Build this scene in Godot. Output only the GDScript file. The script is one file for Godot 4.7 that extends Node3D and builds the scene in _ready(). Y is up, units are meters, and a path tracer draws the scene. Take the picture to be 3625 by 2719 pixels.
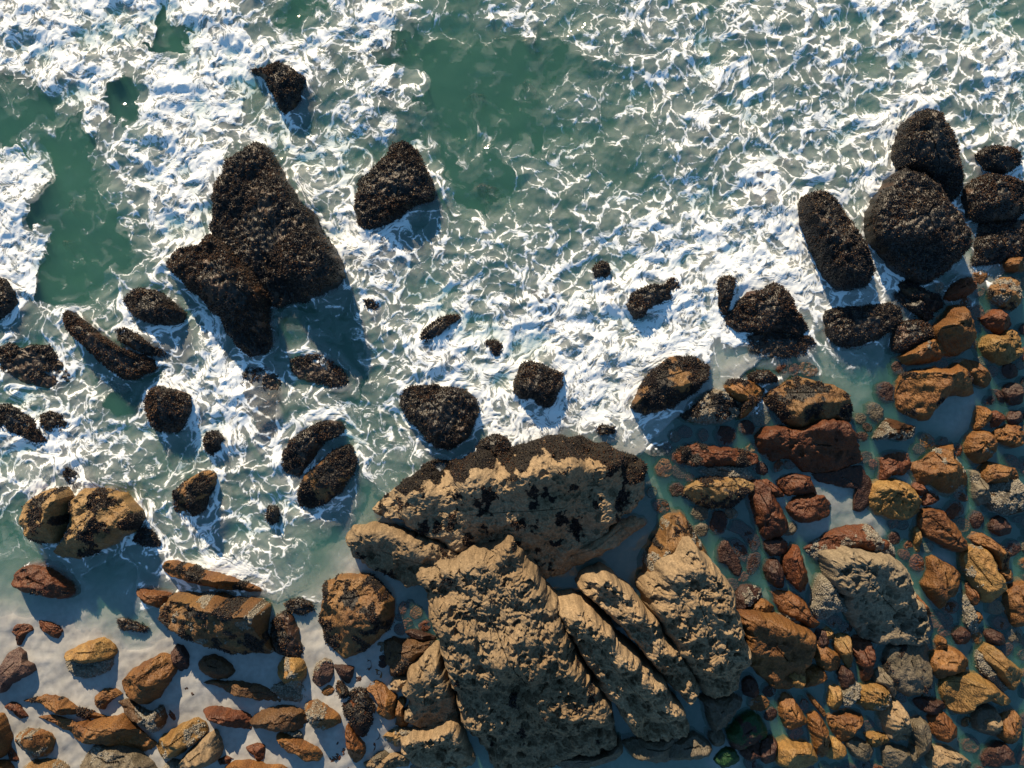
extends Node3D
# A rocky surf line seen from straight above: sand, sea, foam, boulders and cobbles.
# Rock outlines are listed in pixels of the photograph (or of an enlarged part of it) and set on the ground there.

const EYE := 20.4                      # camera height above the water, metres
const MPP := 26.0 / 3625.0             # metres per photo pixel at the water level
const TILE := {
	"W": [0, 0, 1.63879], "a": [0, 0, 0.5461], "b": [1208, 0, 0.5461], "c": [2416, 0, 0.5461],
	"d": [0, 906, 0.5461], "e": [1208, 906, 0.5461], "f": [2416, 906, 0.5461],
	"g": [0, 1812, 0.5466], "h": [1208, 1812, 0.5466], "i": [2416, 1812, 0.5466],
	"A": [2400, 1800, 0.27125], "B": [3000, 1800, 0.27125], "C": [2400, 2250, 0.27125], "D": [3000, 2250, 0.27125],
	"E": [3000, 900, 0.27125], "F": [3000, 1350, 0.27125], "G": [2400, 1350, 0.27125], "H": [1200, 2250, 0.27125],
}
# shore line: photo-view x and y (2212 wide) where the sand meets the water
const SHORE := [[-800, 1340], [0, 1340], [300, 1385], [560, 1390], [690, 1320], [760, 1230], [1000, 1190], [1400, 950], [1640, 790], [1900, 650], [2212, 540], [3000, 300]]

# sand bars between the boulders: view x, y, radius, level
const BARS := [[1790, 1090, 130, -0.04], [2070, 880, 90, -0.1], [1840, 800, 110, -0.2], [1700, 1060, 60, -0.1], [1880, 1150, 60, -0.03], [1990, 1060, 80, -0.1], [2030, 1230, 60, -0.08], [1570, 1640, 60, -0.05]]

var na := FastNoiseLite.new()          # smooth
var nb := FastNoiseLite.new()          # ridged
var ncv := FastNoiseLite.new()         # cell value
var ncd := FastNoiseLite.new()         # cell distance
var rng := RandomNumberGenerator.new()
var names := {}
var mat := {}
var mussel_mesh: ArrayMesh
var barnacle_mesh: ArrayMesh
var placed := []                       # [centre, outline] of every rock, for filling the gaps
var tris := 0

func _ready() -> void:
	_stage()
	_setup_noise()
	_materials()
	_sand()
	_sea()
	_rocks()
	_fill()
	_foam()                            # after the rocks: the water flows round them
	_small_things()
	print("triangles ", tris, "  ms ", Time.get_ticks_msec())

# ---------------------------------------------------------------- camera, sky, sun, exposure
func _stage() -> void:
	var cam := Camera3D.new()
	cam.name = "camera"
	cam.position = Vector3(0, EYE, 0)
	cam.rotation_degrees = Vector3(-90, 0, 0)
	cam.fov = rad_to_deg(2.0 * atan(9.75 / EYE))
	cam.far = 600.0
	add_child(cam)
	cam.current = true
	var e := Environment.new()
	var sky := Sky.new()
	var sm := ProceduralSkyMaterial.new()
	sm.sky_top_color = Color(0.34, 0.53, 0.71)
	sm.sky_horizon_color = Color(0.62, 0.73, 0.80)
	sm.sky_curve = 0.16
	sm.ground_bottom_color = Color(0.10, 0.13, 0.14)
	sm.ground_horizon_color = Color(0.45, 0.5, 0.55)
	sm.sun_angle_max = 1.0
	sm.sun_curve = 0.05
	sky.sky_material = sm
	e.background_mode = Environment.BG_SKY
	e.sky = sky
	e.background_energy_multiplier = 0.56
	e.tonemap_mode = Environment.TONE_MAPPER_LINEAR
	e.tonemap_exposure = 1.7
	e.sdfgi_enabled = true
	e.ssao_enabled = true
	e.ssil_enabled = true
	e.volumetric_fog_enabled = true
	e.volumetric_fog_density = 0.0
	var we := WorldEnvironment.new()
	we.name = "environment"
	we.environment = e
	add_child(we)
	var sun := DirectionalLight3D.new()
	sun.name = "sun"
	sun.light_energy = 1.6
	sun.light_angular_distance = 0.5
	sun.light_color = Color(1.0, 0.91, 0.77)
	sun.shadow_enabled = true
	var el := deg_to_rad(21.5)
	var dir := Vector3(0.33 * cos(el), -sin(el), 0.944 * cos(el))
	sun.look_at_from_position(Vector3.ZERO, dir, Vector3.UP)
	add_child(sun)

# ---------------------------------------------------------------- helpers
func _setup_noise() -> void:
	rng.seed = 71
	for n in [na, nb, ncv, ncd]:
		n.frequency = 1.0
		n.seed = 9
	na.noise_type = FastNoiseLite.TYPE_SIMPLEX_SMOOTH
	na.fractal_type = FastNoiseLite.FRACTAL_FBM
	na.fractal_octaves = 3
	nb.noise_type = FastNoiseLite.TYPE_SIMPLEX
	nb.fractal_type = FastNoiseLite.FRACTAL_RIDGED
	nb.fractal_octaves = 3
	for n in [ncv, ncd]:
		n.noise_type = FastNoiseLite.TYPE_CELLULAR
		n.fractal_type = FastNoiseLite.FRACTAL_NONE
		n.cellular_distance_function = FastNoiseLite.DISTANCE_EUCLIDEAN
		n.cellular_jitter = 1.0
	ncv.cellular_return_type = FastNoiseLite.RETURN_CELL_VALUE
	ncd.cellular_return_type = FastNoiseLite.RETURN_DISTANCE

func px(tile: String, x: float, y: float) -> Vector2:      # photo pixel -> metres on the water level
	var t: Array = TILE[tile]
	return Vector2((t[0] + x * t[2] - 1812.5) * MPP, (t[1] + y * t[2] - 1359.5) * MPP)

func to_view(p: Vector2) -> Vector2:                       # metres -> 2212-wide photo view
	return (p / MPP + Vector2(1812.5, 1359.5)) / 1.63879

func shore_y(wx: float) -> float:
	for k in SHORE.size() - 1:
		if wx <= SHORE[k + 1][0]:
			return lerpf(SHORE[k][1], SHORE[k + 1][1], clampf((wx - SHORE[k][0]) / float(SHORE[k + 1][0] - SHORE[k][0]), 0, 1))
	return SHORE[-1][1]

func ground(p: Vector2) -> float:
	var w := to_view(p)
	var d := (shore_y(w.x) - w.y) * 1.63879 * MPP
	d += na.get_noise_2d(p.x * 0.35, p.y * 0.35) * 0.5
	var n := na.get_noise_2d(p.x * 0.8 + 30, p.y * 0.8) * 0.05
	if d > 0:
		return -minf(1.9, 0.02 + 0.08 * d + 0.06 * d * d) + n
	var left := minf(0.34, -d * 0.10)
	var right := -0.32 + 0.02 * minf(-d, 4.0)
	for b in BARS:
		right = lerpf(right, b[3], 1.0 - smoothstep(b[2] * 0.4, b[2], w.distance_to(Vector2(b[0], b[1]))))
	return lerpf(left, right, smoothstep(720.0, 1000.0, w.x)) + n

func numbered(called: String) -> String:
	var k: int = names.get(called, 0)
	names[called] = k + 1
	return called if k == 0 else "%s_%03d" % [called, k]

func tag(o: Node, label: String, category: String, group := "", kind := "") -> void:
	o.set_meta("label", label)
	o.set_meta("category", category)
	if group:
		o.set_meta("group", group)
	if kind:
		o.set_meta("kind", kind)

func noise_tex(freq: float, size: int, lo: Color, hi: Color, seed_: int, octaves := 4, type := FastNoiseLite.TYPE_SIMPLEX_SMOOTH) -> NoiseTexture2D:
	var n := FastNoiseLite.new()
	n.noise_type = type
	n.frequency = freq
	n.seed = seed_
	n.fractal_octaves = octaves
	var t := NoiseTexture2D.new()
	t.width = size
	t.height = size
	t.seamless = true
	t.noise = n
	var g := Gradient.new()
	g.set_color(0, lo)
	g.set_color(1, hi)
	t.color_ramp = g
	return t

func normal_tex(freq: float, size: int, strength: float, seed_: int, octaves := 4) -> NoiseTexture2D:
	var n := FastNoiseLite.new()
	n.noise_type = FastNoiseLite.TYPE_SIMPLEX_SMOOTH
	n.frequency = freq
	n.seed = seed_
	n.fractal_octaves = octaves
	var t := NoiseTexture2D.new()
	t.width = size
	t.height = size
	t.seamless = true
	t.noise = n
	t.as_normal_map = true
	t.bump_strength = strength
	return t

func stone_material(called: String, rough: float, spec: float, scale: float, tex: Texture2D, nrm: Texture2D, nscale: float) -> StandardMaterial3D:
	var m := StandardMaterial3D.new()
	m.resource_name = called
	m.vertex_color_use_as_albedo = true
	m.roughness = rough
	m.metallic_specular = spec
	m.albedo_texture = tex
	m.normal_enabled = true
	m.normal_texture = nrm
	m.normal_scale = nscale
	m.uv1_triplanar = true
	m.uv1_world_triplanar = true
	m.uv1_scale = Vector3.ONE * scale
	return m

func _materials() -> void:
	var grain := noise_tex(0.03, 512, Color(0.62, 0.62, 0.62), Color(1, 1, 1), 3, 5)
	var nrm := normal_tex(0.03, 512, 10.0, 5, 5)
	mat.wet = stone_material("wet_stone", 0.58, 0.42, 1.1, grain, nrm, 1.8)
	mat.dry = stone_material("dry_sandstone", 0.92, 0.3, 1.0, grain, nrm, 1.1)
	mat.dark = stone_material("dark_stone", 0.5, 0.5, 1.1, grain, nrm, 1.0)
	var sand := stone_material("wet_sand", 0.6, 0.4, 0.5, noise_tex(0.02, 512, Color(0.86, 0.86, 0.86), Color(1, 1, 1), 13, 5), normal_tex(0.012, 512, 3.0, 15, 4), 0.5)
	mat.sand = sand
	var mu := StandardMaterial3D.new()
	mu.resource_name = "mussel_shell"
	mu.vertex_color_use_as_albedo = true
	mu.roughness = 0.5
	mu.metallic_specular = 0.35
	mat.mussel = mu
	var ba := StandardMaterial3D.new()
	ba.resource_name = "barnacle_shell"
	ba.vertex_color_use_as_albedo = true
	ba.roughness = 0.8
	mat.barnacle = ba
	# a mussel: a pointed oval shell standing on its hinge
	mussel_mesh = lathe([[0.0, 0.0], [0.32, 0.2], [0.5, 0.55], [0.36, 0.88], [0.0, 1.0]], 5, Vector2(1.0, 0.62))
	barnacle_mesh = lathe([[0.55, 0.0], [0.42, 0.45], [0.2, 0.62], [0.0, 0.4]], 5, Vector2(1, 1))

func lathe(prof: Array, seg: int, squash: Vector2) -> ArrayMesh:
	var st := SurfaceTool.new()
	st.begin(Mesh.PRIMITIVE_TRIANGLES)
	for k in prof.size() - 1:
		for s in seg:
			var q := []
			for c in [[k, s], [k, s + 1], [k + 1, s + 1], [k + 1, s]]:
				var a: float = TAU * c[1] / seg
				q.append(Vector3(cos(a) * prof[c[0]][0] * squash.x, prof[c[0]][1], sin(a) * prof[c[0]][0] * squash.y))
			if prof[k][0] > 0:
				for v in [q[0], q[2], q[1]]:
					st.add_vertex(v)
			if prof[k + 1][0] > 0:
				for v in [q[0], q[3], q[2]]:
					st.add_vertex(v)
	st.index()
	st.generate_normals()
	return st.commit()

func grid_mesh(xs: PackedFloat32Array, zs: PackedFloat32Array, height: Callable, color: Callable) -> ArrayMesh:
	var nx := xs.size()
	var nz := zs.size()
	var v := PackedVector3Array()
	var c := PackedColorArray()
	var nn := PackedVector3Array()
	v.resize(nx * nz)
	c.resize(nx * nz)
	nn.resize(nx * nz)
	for j in nz:
		for i in nx:
			var p := Vector2(xs[i], zs[j])
			var y: float = height.call(p)
			v[j * nx + i] = Vector3(p.x, y, p.y)
			c[j * nx + i] = color.call(p, y)
	for j in nz:
		for i in nx:
			var dx := v[j * nx + mini(i + 1, nx - 1)] - v[j * nx + maxi(i - 1, 0)]
			var dz := v[mini(j + 1, nz - 1) * nx + i] - v[maxi(j - 1, 0) * nx + i]
			nn[j * nx + i] = dz.cross(dx).normalized()
	var idx := PackedInt32Array()
	for j in nz - 1:
		for i in nx - 1:
			var a := j * nx + i
			idx.append_array([a, a + 1, a + nx, a + 1, a + nx + 1, a + nx])
	return make_mesh(v, nn, c, idx)

func make_mesh(v: PackedVector3Array, n: PackedVector3Array, c: PackedColorArray, idx: PackedInt32Array, uv = null) -> ArrayMesh:
	var arr := []
	arr.resize(Mesh.ARRAY_MAX)
	arr[Mesh.ARRAY_VERTEX] = v
	arr[Mesh.ARRAY_NORMAL] = n
	if c.size():
		arr[Mesh.ARRAY_COLOR] = c
	if uv != null:
		arr[Mesh.ARRAY_TEX_UV] = uv
	arr[Mesh.ARRAY_INDEX] = idx
	var m := ArrayMesh.new()
	m.add_surface_from_arrays(Mesh.PRIMITIVE_TRIANGLES, arr)
	tris += idx.size() / 3
	return m

func axis(lo: float, hi: float, step: float, far: float) -> PackedFloat32Array:   # fine inside lo..hi, stretching to +-far
	var a := PackedFloat32Array()
	var x := lo
	while x <= hi:
		a.append(x)
		x += step
	var s := step
	x = a[-1]
	while x < far:
		s *= 1.5
		x += s
		a.append(x)
	s = step
	x = lo
	while x > -far:
		s *= 1.5
		x -= s
		a.insert(0, x)
	return a

func mesh_node(called: String, m: Mesh, material: Material, parent: Node = self) -> MeshInstance3D:
	var o := MeshInstance3D.new()
	o.name = numbered(called) if parent == self else called
	o.mesh = m
	o.material_override = material
	parent.add_child(o, true)
	return o

# ---------------------------------------------------------------- sand and water
func _sand() -> void:
	var xs := axis(-14.5, 14.5, 0.07, 160.0)
	var zs := axis(-10.8, 10.8, 0.07, 160.0)
	var h := func(p: Vector2) -> float:
		var q := p.clamp(Vector2(-40, -40), Vector2(40, 40))
		var y := ground(q)
		if absf(p.x) < 15 and absf(p.y) < 11:
			# low ripples and scour marks left by the backwash
			y += nb.get_noise_2d(p.x * 0.9 + 0.5 * p.y, p.y * 1.6) * 0.018 + na.get_noise_2d(p.x * 4.0, p.y * 6.0) * 0.010
		return y
	var col := func(p: Vector2, _y: float) -> Color:
		var n := na.get_noise_2d(p.x * 0.6, p.y * 0.6 + 50)
		return Color(0.40, 0.395, 0.38).lerp(Color(0.32, 0.315, 0.30), clampf(0.5 + n, 0, 1))
	var o := mesh_node("sand", grid_mesh(xs, zs, h, col), mat.sand)
	tag(o, "pale wet sand of the beach and sea bed", "sand", "", "structure")

func wave(p: Vector2) -> float:
	var amp := clampf(-ground(p) / 0.7, 0.0, 1.0)
	return amp * (na.get_noise_2d(p.x * 0.32, p.y * 0.5 + 90) * 0.16 + nb.get_noise_2d(p.x * 0.7 + 4, p.y * 0.9) * 0.05 + na.get_noise_2d(p.x * 2.2, p.y * 2.6 + 9) * 0.014)

func _sea() -> void:
	var glass := StandardMaterial3D.new()
	glass.resource_name = "water_surface"
	glass.transparency = BaseMaterial3D.TRANSPARENCY_ALPHA
	glass.albedo_color = Color(0.5, 0.7, 0.65, 0.03)
	glass.roughness = 0.06
	glass.metallic_specular = 0.5
	var xs := axis(-14.5, 14.5, 0.09, 160.0)
	var zs := axis(-10.8, 10.8, 0.09, 160.0)
	var h := func(p: Vector2) -> float:
		if absf(p.x) > 30 or absf(p.y) > 30:
			return 0.0
		return wave(p) + na.get_noise_2d(p.x * 1.2, p.y * 1.2) * 0.004
	var col := func(_p: Vector2, _y: float) -> Color:
		return Color(1, 1, 1)
	var o := mesh_node("sea", grid_mesh(xs, zs, h, col), glass)
	tag(o, "green sea water washing in over the sand", "sea", "", "structure")
	var fog := FogVolume.new()
	fog.name = "sea_water"
	fog.size = Vector3(64, 2.6, 64)
	fog.position = Vector3(0, -1.3 - 0.004, 0)
	var fm := FogMaterial.new()
	fm.density = 1.6
	fm.albedo = Color(0.19, 0.63, 0.44).linear_to_srgb()
	fog.material = fm
	add_child(fog)
	tag(fog, "silty green body of the sea water", "sea", "", "structure")

# ---------------------------------------------------------------- foam
# how much foam lies where: one digit per 79 view pixels
const FOAM := [
	"8778787427832344455455556653", "8886678754631011345545545667", "2584776335531113345555455656", "3254886546421222335455666555",
	"7215763275222233334455556534", "8204874146223333446666556522", "8202773227544444557778646521", "8213542225655455678799725210",
	"3434443123566666788964431000", "2534453233477777888721110000", "4442476234456767863210000000", "7654366344345676750000000000",
	"7765344533343340000000000000", "6743324442100000000000000000", "2323455531000000000000000000", "0111466310000000000000000000",
	"0000122000000000000000000000", "0000000000000000000000000000"]
# outlines in the 2212-wide view: clear pools (value below 0.5) and thick white foam (above)
const FOAM_AREAS := [
	[0.02, [100, 300, 130, 255, 195, 285, 225, 365, 268, 470, 275, 545, 215, 600, 150, 640, 95, 655, 84, 560, 92, 420]],
	[0.05, [0, 170, 60, 190, 110, 215, 100, 250, 70, 290, 55, 360, 40, 330, 0, 290]],
	[1.0, [0, 330, 60, 335, 84, 365, 78, 460, 82, 560, 95, 665, 60, 640, 40, 600, 0, 560]],
	[0.06, [905, 50, 960, 105, 1060, 120, 1130, 200, 1180, 300, 1100, 330, 960, 290, 890, 210]],
	[0.08, [235, 180, 265, 168, 295, 190, 320, 235, 290, 268, 250, 250]],
	[0.08, [300, 20, 350, 5, 400, 60, 370, 100, 310, 90, 300, 60]],
	[0.1, [600, 0, 690, 0, 690, 30, 640, 55, 600, 40]],
	[0.1, [1000, 300, 1090, 330, 1120, 420, 1050, 460, 960, 400, 950, 340]],
	[0.1, [630, 640, 720, 600, 760, 660, 760, 730, 690, 720, 640, 690]],
	[0.1, [690, 740, 780, 720, 810, 800, 770, 870, 720, 850]],
	[0.1, [205, 780, 330, 800, 310, 870, 250, 880, 215, 850]],
	[0.08, [820, 85, 870, 70, 900, 90, 890, 150, 830, 150]],
	[0.95, [1460, 520, 1540, 500, 1620, 520, 1660, 545, 1600, 565, 1520, 555]],
	[0.95, [1500, 590, 1590, 560, 1700, 590, 1780, 620, 1740, 650, 1640, 640, 1570, 640]],
	[0.9, [1150, 690, 1260, 650, 1370, 640, 1380, 740, 1300, 790, 1180, 780]],
	[0.95, [1380, 700, 1500, 660, 1560, 690, 1600, 740, 1500, 760, 1400, 830, 1380, 900, 1340, 900, 1350, 800]],
	[0.95, [380, 100, 470, 80, 560, 90, 540, 140, 450, 180, 420, 230, 390, 200]],
	[0.9, [330, 330, 430, 310, 500, 300, 480, 370, 380, 400, 330, 400]],
	[0.9, [700, 470, 770, 490, 760, 560, 720, 590, 730, 540]],
	[0.9, [1060, 930, 1100, 880, 1180, 900, 1190, 960, 1130, 975]],
	[0.9, [420, 660, 470, 720, 520, 830, 530, 880, 480, 900, 470, 830, 440, 750]],
]
const FW := 29.2
const FH := 21.9
const TW := 2048
const TH := 1536

const GW := 512                        # flow grid
const GH := 384

func gen(type: int, freq: float, seed_: int, octaves := 1, returns := FastNoiseLite.RETURN_DISTANCE2_SUB) -> FastNoiseLite:
	var n := FastNoiseLite.new()
	n.seed = seed_
	n.noise_type = type
	n.frequency = freq
	n.fractal_type = FastNoiseLite.FRACTAL_FBM if octaves > 1 else FastNoiseLite.FRACTAL_NONE
	n.fractal_octaves = octaves
	if type == FastNoiseLite.TYPE_CELLULAR:
		n.cellular_return_type = returns
		n.cellular_distance_function = FastNoiseLite.DISTANCE_EUCLIDEAN
	return n

# distance in metres from every flow cell to the nearest rock that stands in the sea
func rock_distance() -> PackedFloat32Array:
	var cell := FW / GW
	var d := PackedFloat32Array()
	d.resize(GW * GH)
	d.fill(9.0)
	for q in placed:
		if ground(q[0]) > -0.06 or q[3] == "s":
			continue
		var lo := Vector2(1e9, 1e9)
		var hi := -lo
		for p in q[1]:
			lo = lo.min(p)
			hi = hi.max(p)
		for j in range(maxi(0, int((lo.y + FH / 2) / cell)), mini(GH - 1, int((hi.y + FH / 2) / cell)) + 1):
			for i in range(maxi(0, int((lo.x + FW / 2) / cell)), mini(GW - 1, int((hi.x + FW / 2) / cell)) + 1):
				if Geometry2D.is_point_in_polygon(Vector2((i + 0.5) * cell - FW / 2, (j + 0.5) * cell - FH / 2), q[1]):
					d[j * GW + i] = 0.0
	for pass_ in 2:
		for jj in GH:
			var j := jj if pass_ == 0 else GH - 1 - jj
			var dj := -GW if pass_ == 0 else GW
			for ii in GW:
				var i := ii if pass_ == 0 else GW - 1 - ii
				var di := -1 if pass_ == 0 else 1
				var k := j * GW + i
				var best := d[k]
				if jj > 0:
					best = minf(best, d[k + dj] + cell)
					if ii > 0:
						best = minf(best, d[k + dj + di] + cell * 1.414)
					if ii < GW - 1:
						best = minf(best, d[k + dj - di] + cell * 1.414)
				if ii > 0:
					best = minf(best, d[k + di] + cell)
				d[k] = best
	return d

func grown(a: PackedFloat32Array, scale: float) -> PackedFloat32Array:     # flow grid -> texture size
	var im := Image.create_from_data(GW, GH, false, Image.FORMAT_RF, a.to_byte_array())
	im.resize(TW, TH, Image.INTERPOLATE_CUBIC)
	var out := im.get_data().to_float32_array()
	if scale != 1.0:
		for k in out.size():
			out[k] *= scale
	return out

func _foam() -> void:
	# the foam table, enlarged smoothly
	var im := Image.create(FOAM[0].length(), FOAM.size(), false, Image.FORMAT_L8)
	for j in FOAM.size():
		for i in FOAM[0].length():
			im.set_pixel(i, j, Color.from_hsv(0, 0, int(FOAM[j][i]) / 9.0))
	im.resize(FOAM[0].length() * 16, FOAM.size() * 16, Image.INTERPOLATE_CUBIC)
	var mw := im.get_width()
	var mh := im.get_height()
	var map := im.get_data()
	# the outlined areas, one density per 5 view pixels, 255 where none
	for a in FOAM_AREAS:
		var poly := PackedVector2Array()
		for k in range(0, a[1].size(), 2):
			poly.append(Vector2(a[1][k], a[1][k + 1]) / 79.0 * 16.0)
		var lo := Vector2(1e9, 1e9)
		var hi := Vector2.ZERO
		for p in poly:
			lo = lo.min(p)
			hi = hi.max(p)
		for y in range(maxi(0, int(lo.y)), mini(mh - 1, int(hi.y)) + 1):
			for x in range(maxi(0, int(lo.x)), mini(mw - 1, int(hi.x)) + 1):
				if Geometry2D.is_point_in_polygon(Vector2(x + 0.5, y + 0.5), poly):
					map[y * mw + x] = int(a[0] * 255)
	# the swirling flow: a stream function that is level along every rock, followed backwards for a while
	var dist := rock_distance()
	var cell := FW / GW
	var psi := PackedFloat32Array()
	psi.resize(GW * GH)
	for j in GH:
		for i in GW:
			var x := i * cell
			var z := j * cell
			var k := j * GW + i
			var open := smoothstep(0.0, 0.7, dist[k])
			psi[k] = open * (na.get_noise_2d(x * 0.22, z * 0.22) * 1.3 + na.get_noise_2d(x * 0.6 + 40, z * 0.6) * 0.55 + na.get_noise_2d(x * 1.5, z * 1.5 + 70) * 0.10)
	var ux := PackedFloat32Array()
	var uz := PackedFloat32Array()
	ux.resize(GW * GH)
	uz.resize(GW * GH)
	for j in range(1, GH - 1):
		for i in range(1, GW - 1):
			var k := j * GW + i
			ux[k] = (psi[k + GW] - psi[k - GW]) / (2.0 * cell)
			uz[k] = -(psi[k + 1] - psi[k - 1]) / (2.0 * cell)
	var wx := PackedFloat32Array()
	var wz := PackedFloat32Array()
	wx.resize(GW * GH)
	wz.resize(GW * GH)
	for j in GH:
		for i in GW:
			var x := float(i)
			var z := float(j)
			for step_ in 9:
				var xi := clampi(int(x), 0, GW - 2)
				var zi := clampi(int(z), 0, GH - 2)
				var fx := x - xi
				var fz := z - zi
				var k := zi * GW + xi
				var a := lerpf(lerpf(ux[k], ux[k + 1], fx), lerpf(ux[k + GW], ux[k + GW + 1], fx), fz)
				var b := lerpf(lerpf(uz[k], uz[k + 1], fx), lerpf(uz[k + GW], uz[k + GW + 1], fx), fz)
				x -= a * 0.10 / cell
				z -= b * 0.10 / cell
			wx[j * GW + i] = x * cell
			wz[j * GW + i] = z * cell
	var bigx := grown(wx, 1.0)
	var bigz := grown(wz, 1.0)
	var bigd := grown(dist, 1.0)
	var n1 := gen(FastNoiseLite.TYPE_CELLULAR, 1.1, 21)
	var n2 := gen(FastNoiseLite.TYPE_CELLULAR, 2.5, 22)
	var n3 := gen(FastNoiseLite.TYPE_CELLULAR, 6.0, 23)
	var n4 := gen(FastNoiseLite.TYPE_SIMPLEX_SMOOTH, 0.8, 14, 3)
	var n5 := gen(FastNoiseLite.TYPE_SIMPLEX_SMOOTH, 5.0, 15, 2)
	var n := TW * TH
	var out := PackedByteArray()
	out.resize(n * 4)
	var hgt := PackedByteArray()
	hgt.resize(n)
	var v0 := to_view(Vector2(-FW / 2, -FH / 2)) * 16.0 / 79.0
	var vs := 16.0 / 79.0 / MPP / 1.63879
	var k := 0
	for j in TH:
		for i in TW:
			var x := bigx[k]
			var z := bigz[k]
			var ox := i * FW / TW
			var oz := j * FH / TH
			var dd := map[clampi(int(v0.y + (oz + 0.35 * (z - oz)) * vs), 0, mh - 1) * mw + clampi(int(v0.x + (ox + 0.35 * (x - ox)) * vs), 0, mw - 1)] / 255.0
			if dd < 0.01:
				out[k * 4 + 3] = 0
				k += 1
				continue
			var xm := ox + 0.17 * (x - ox) + 0.07 * na.get_noise_2d(ox * 2.5, oz * 2.5)
			var zm := oz + 0.17 * (z - oz) + 0.07 * na.get_noise_2d(ox * 2.5 + 40.0, oz * 2.5)
			var a := n1.get_noise_2d(xm, zm) + 1.0
			var b := n2.get_noise_2d(xm, zm) + 1.0
			var c := n3.get_noise_2d(xm, zm) + 1.0
			var u := na.get_noise_2d(x * 2.2 + 9.0, z * 2.2)
			var s := n4.get_noise_2d(x, z)
			var t := n5.get_noise_2d(x, z)
			# water breaks white against the rocks
			var rd := bigd[k]
			if rd < 0.5 and rd > 0.0:
				dd = minf(1.0, dd + 0.4 * (1.0 - rd * 2.0) * (0.6 + s))
			# a net of foam: walls between rounded holes, at three sizes; the walls swell where there is more foam
			var e := clampf(dd * 0.96 + 0.36 * s, 0.0, 1.0)
			var wa := 0.015 + 0.28 * pow(e, 1.8) * (1.0 + 1.2 * t)
			var wb := -0.05 + 0.40 * pow(e, 1.3) * (1.0 + 0.9 * t + 0.5 * u)
			var wc := -0.30 + 0.62 * e + 0.15 * u
			var fa := clampf((wa - a) / 0.06, 0.0, 1.0) * clampf((e - 0.08) * 9.0 + t * 2.0, 0.0, 1.0)
			var fb := clampf((wb - b) / 0.09, 0.0, 1.0)
			var fc := clampf((wc - c) / 0.2, 0.0, 1.0)
			var f := maxf(fa, maxf(fb, fc * 0.8)) * (0.62 + 0.38 * clampf(0.35 + 1.2 * t + e, 0.0, 1.0))
			# thin half-clear skirts, and bubbles carried below the surface as a milky veil
			var soft := maxf(clampf((wb + 0.16 - b) / 0.3, 0.0, 1.0), clampf((wa + 0.08 - a) / 0.2, 0.0, 1.0)) * 0.42 * clampf(e * 1.6, 0.0, 1.0)
			var veil := clampf(dd * 0.30 + s * 0.08, 0.0, 0.25)
			var al := maxf(f, maxf(soft, veil))
			hgt[k] = int(255.0 * clampf(f * (0.35 + 0.65 * clampf((e - 0.3) * 1.6, 0.0, 1.0)) * (0.75 + 0.5 * t) - 0.12 * c * f, 0.0, 1.0))
			out[k * 4] = 240
			out[k * 4 + 1] = 244
			out[k * 4 + 2] = 245
			out[k * 4 + 3] = int(255.0 * al)
			k += 1
	var tex := ImageTexture.create_from_image(Image.create_from_data(TW, TH, false, Image.FORMAT_RGBA8, out))
	var htex := ImageTexture.create_from_image(Image.create_from_data(TW, TH, false, Image.FORMAT_L8, hgt))
	var m := StandardMaterial3D.new()
	m.resource_name = "sea_foam"
	m.transparency = BaseMaterial3D.TRANSPARENCY_ALPHA
	m.albedo_texture = tex
	m.roughness = 0.85
	m.metallic_specular = 0.3
	m.heightmap_enabled = true
	m.heightmap_texture = htex
	m.heightmap_scale = 0.7
	m.texture_repeat = false
	var step := 0.045
	var nx := int(29.0 / step)
	var nz := int(21.6 / step)
	var v := PackedVector3Array()
	var nn := PackedVector3Array()
	var uv := PackedVector2Array()
	v.resize(nx * nz)
	nn.resize(nx * nz)
	uv.resize(nx * nz)
	var used := PackedByteArray()
	used.resize(nx * nz)
	for j in nz:
		var z := -10.8 + j * step
		for i in nx:
			var x := -14.5 + i * step
			var t := int((z / FH + 0.5) * TH) * TW + int((x / FW + 0.5) * TW)
			var q := j * nx + i
			used[q] = 1 if out[t * 4 + 3] > 8 or out[t * 4 + 19] > 8 else 0
			var lump := hgt[t] / 255.0
			var p := Vector2(x, z)
			v[q] = Vector3(x, wave(p) + 0.012 + lump * (0.02 + 0.02 * na.get_noise_2d(x * 2.5, z * 2.5)), z)
			uv[q] = Vector2(x / FW + 0.5, z / FH + 0.5)
	for j in nz:
		for i in nx:
			var dx := v[j * nx + mini(i + 1, nx - 1)] - v[j * nx + maxi(i - 1, 0)]
			var dz := v[mini(j + 1, nz - 1) * nx + i] - v[maxi(j - 1, 0) * nx + i]
			nn[j * nx + i] = dz.cross(dx).normalized()
	var idx := PackedInt32Array()
	for j in nz - 1:
		for i in nx - 1:
			var a := j * nx + i
			if used[a] + used[a + 1] + used[a + nx] + used[a + nx + 1] > 0:
				idx.append_array([a, a + 1, a + nx, a + 1, a + nx + 1, a + nx])
	var o := mesh_node("sea_foam", make_mesh(v, nn, PackedColorArray(), idx, uv), m)
	tag(o, "lacy white foam of broken waves drifting on the green sea", "foam", "", "stuff")

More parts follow.
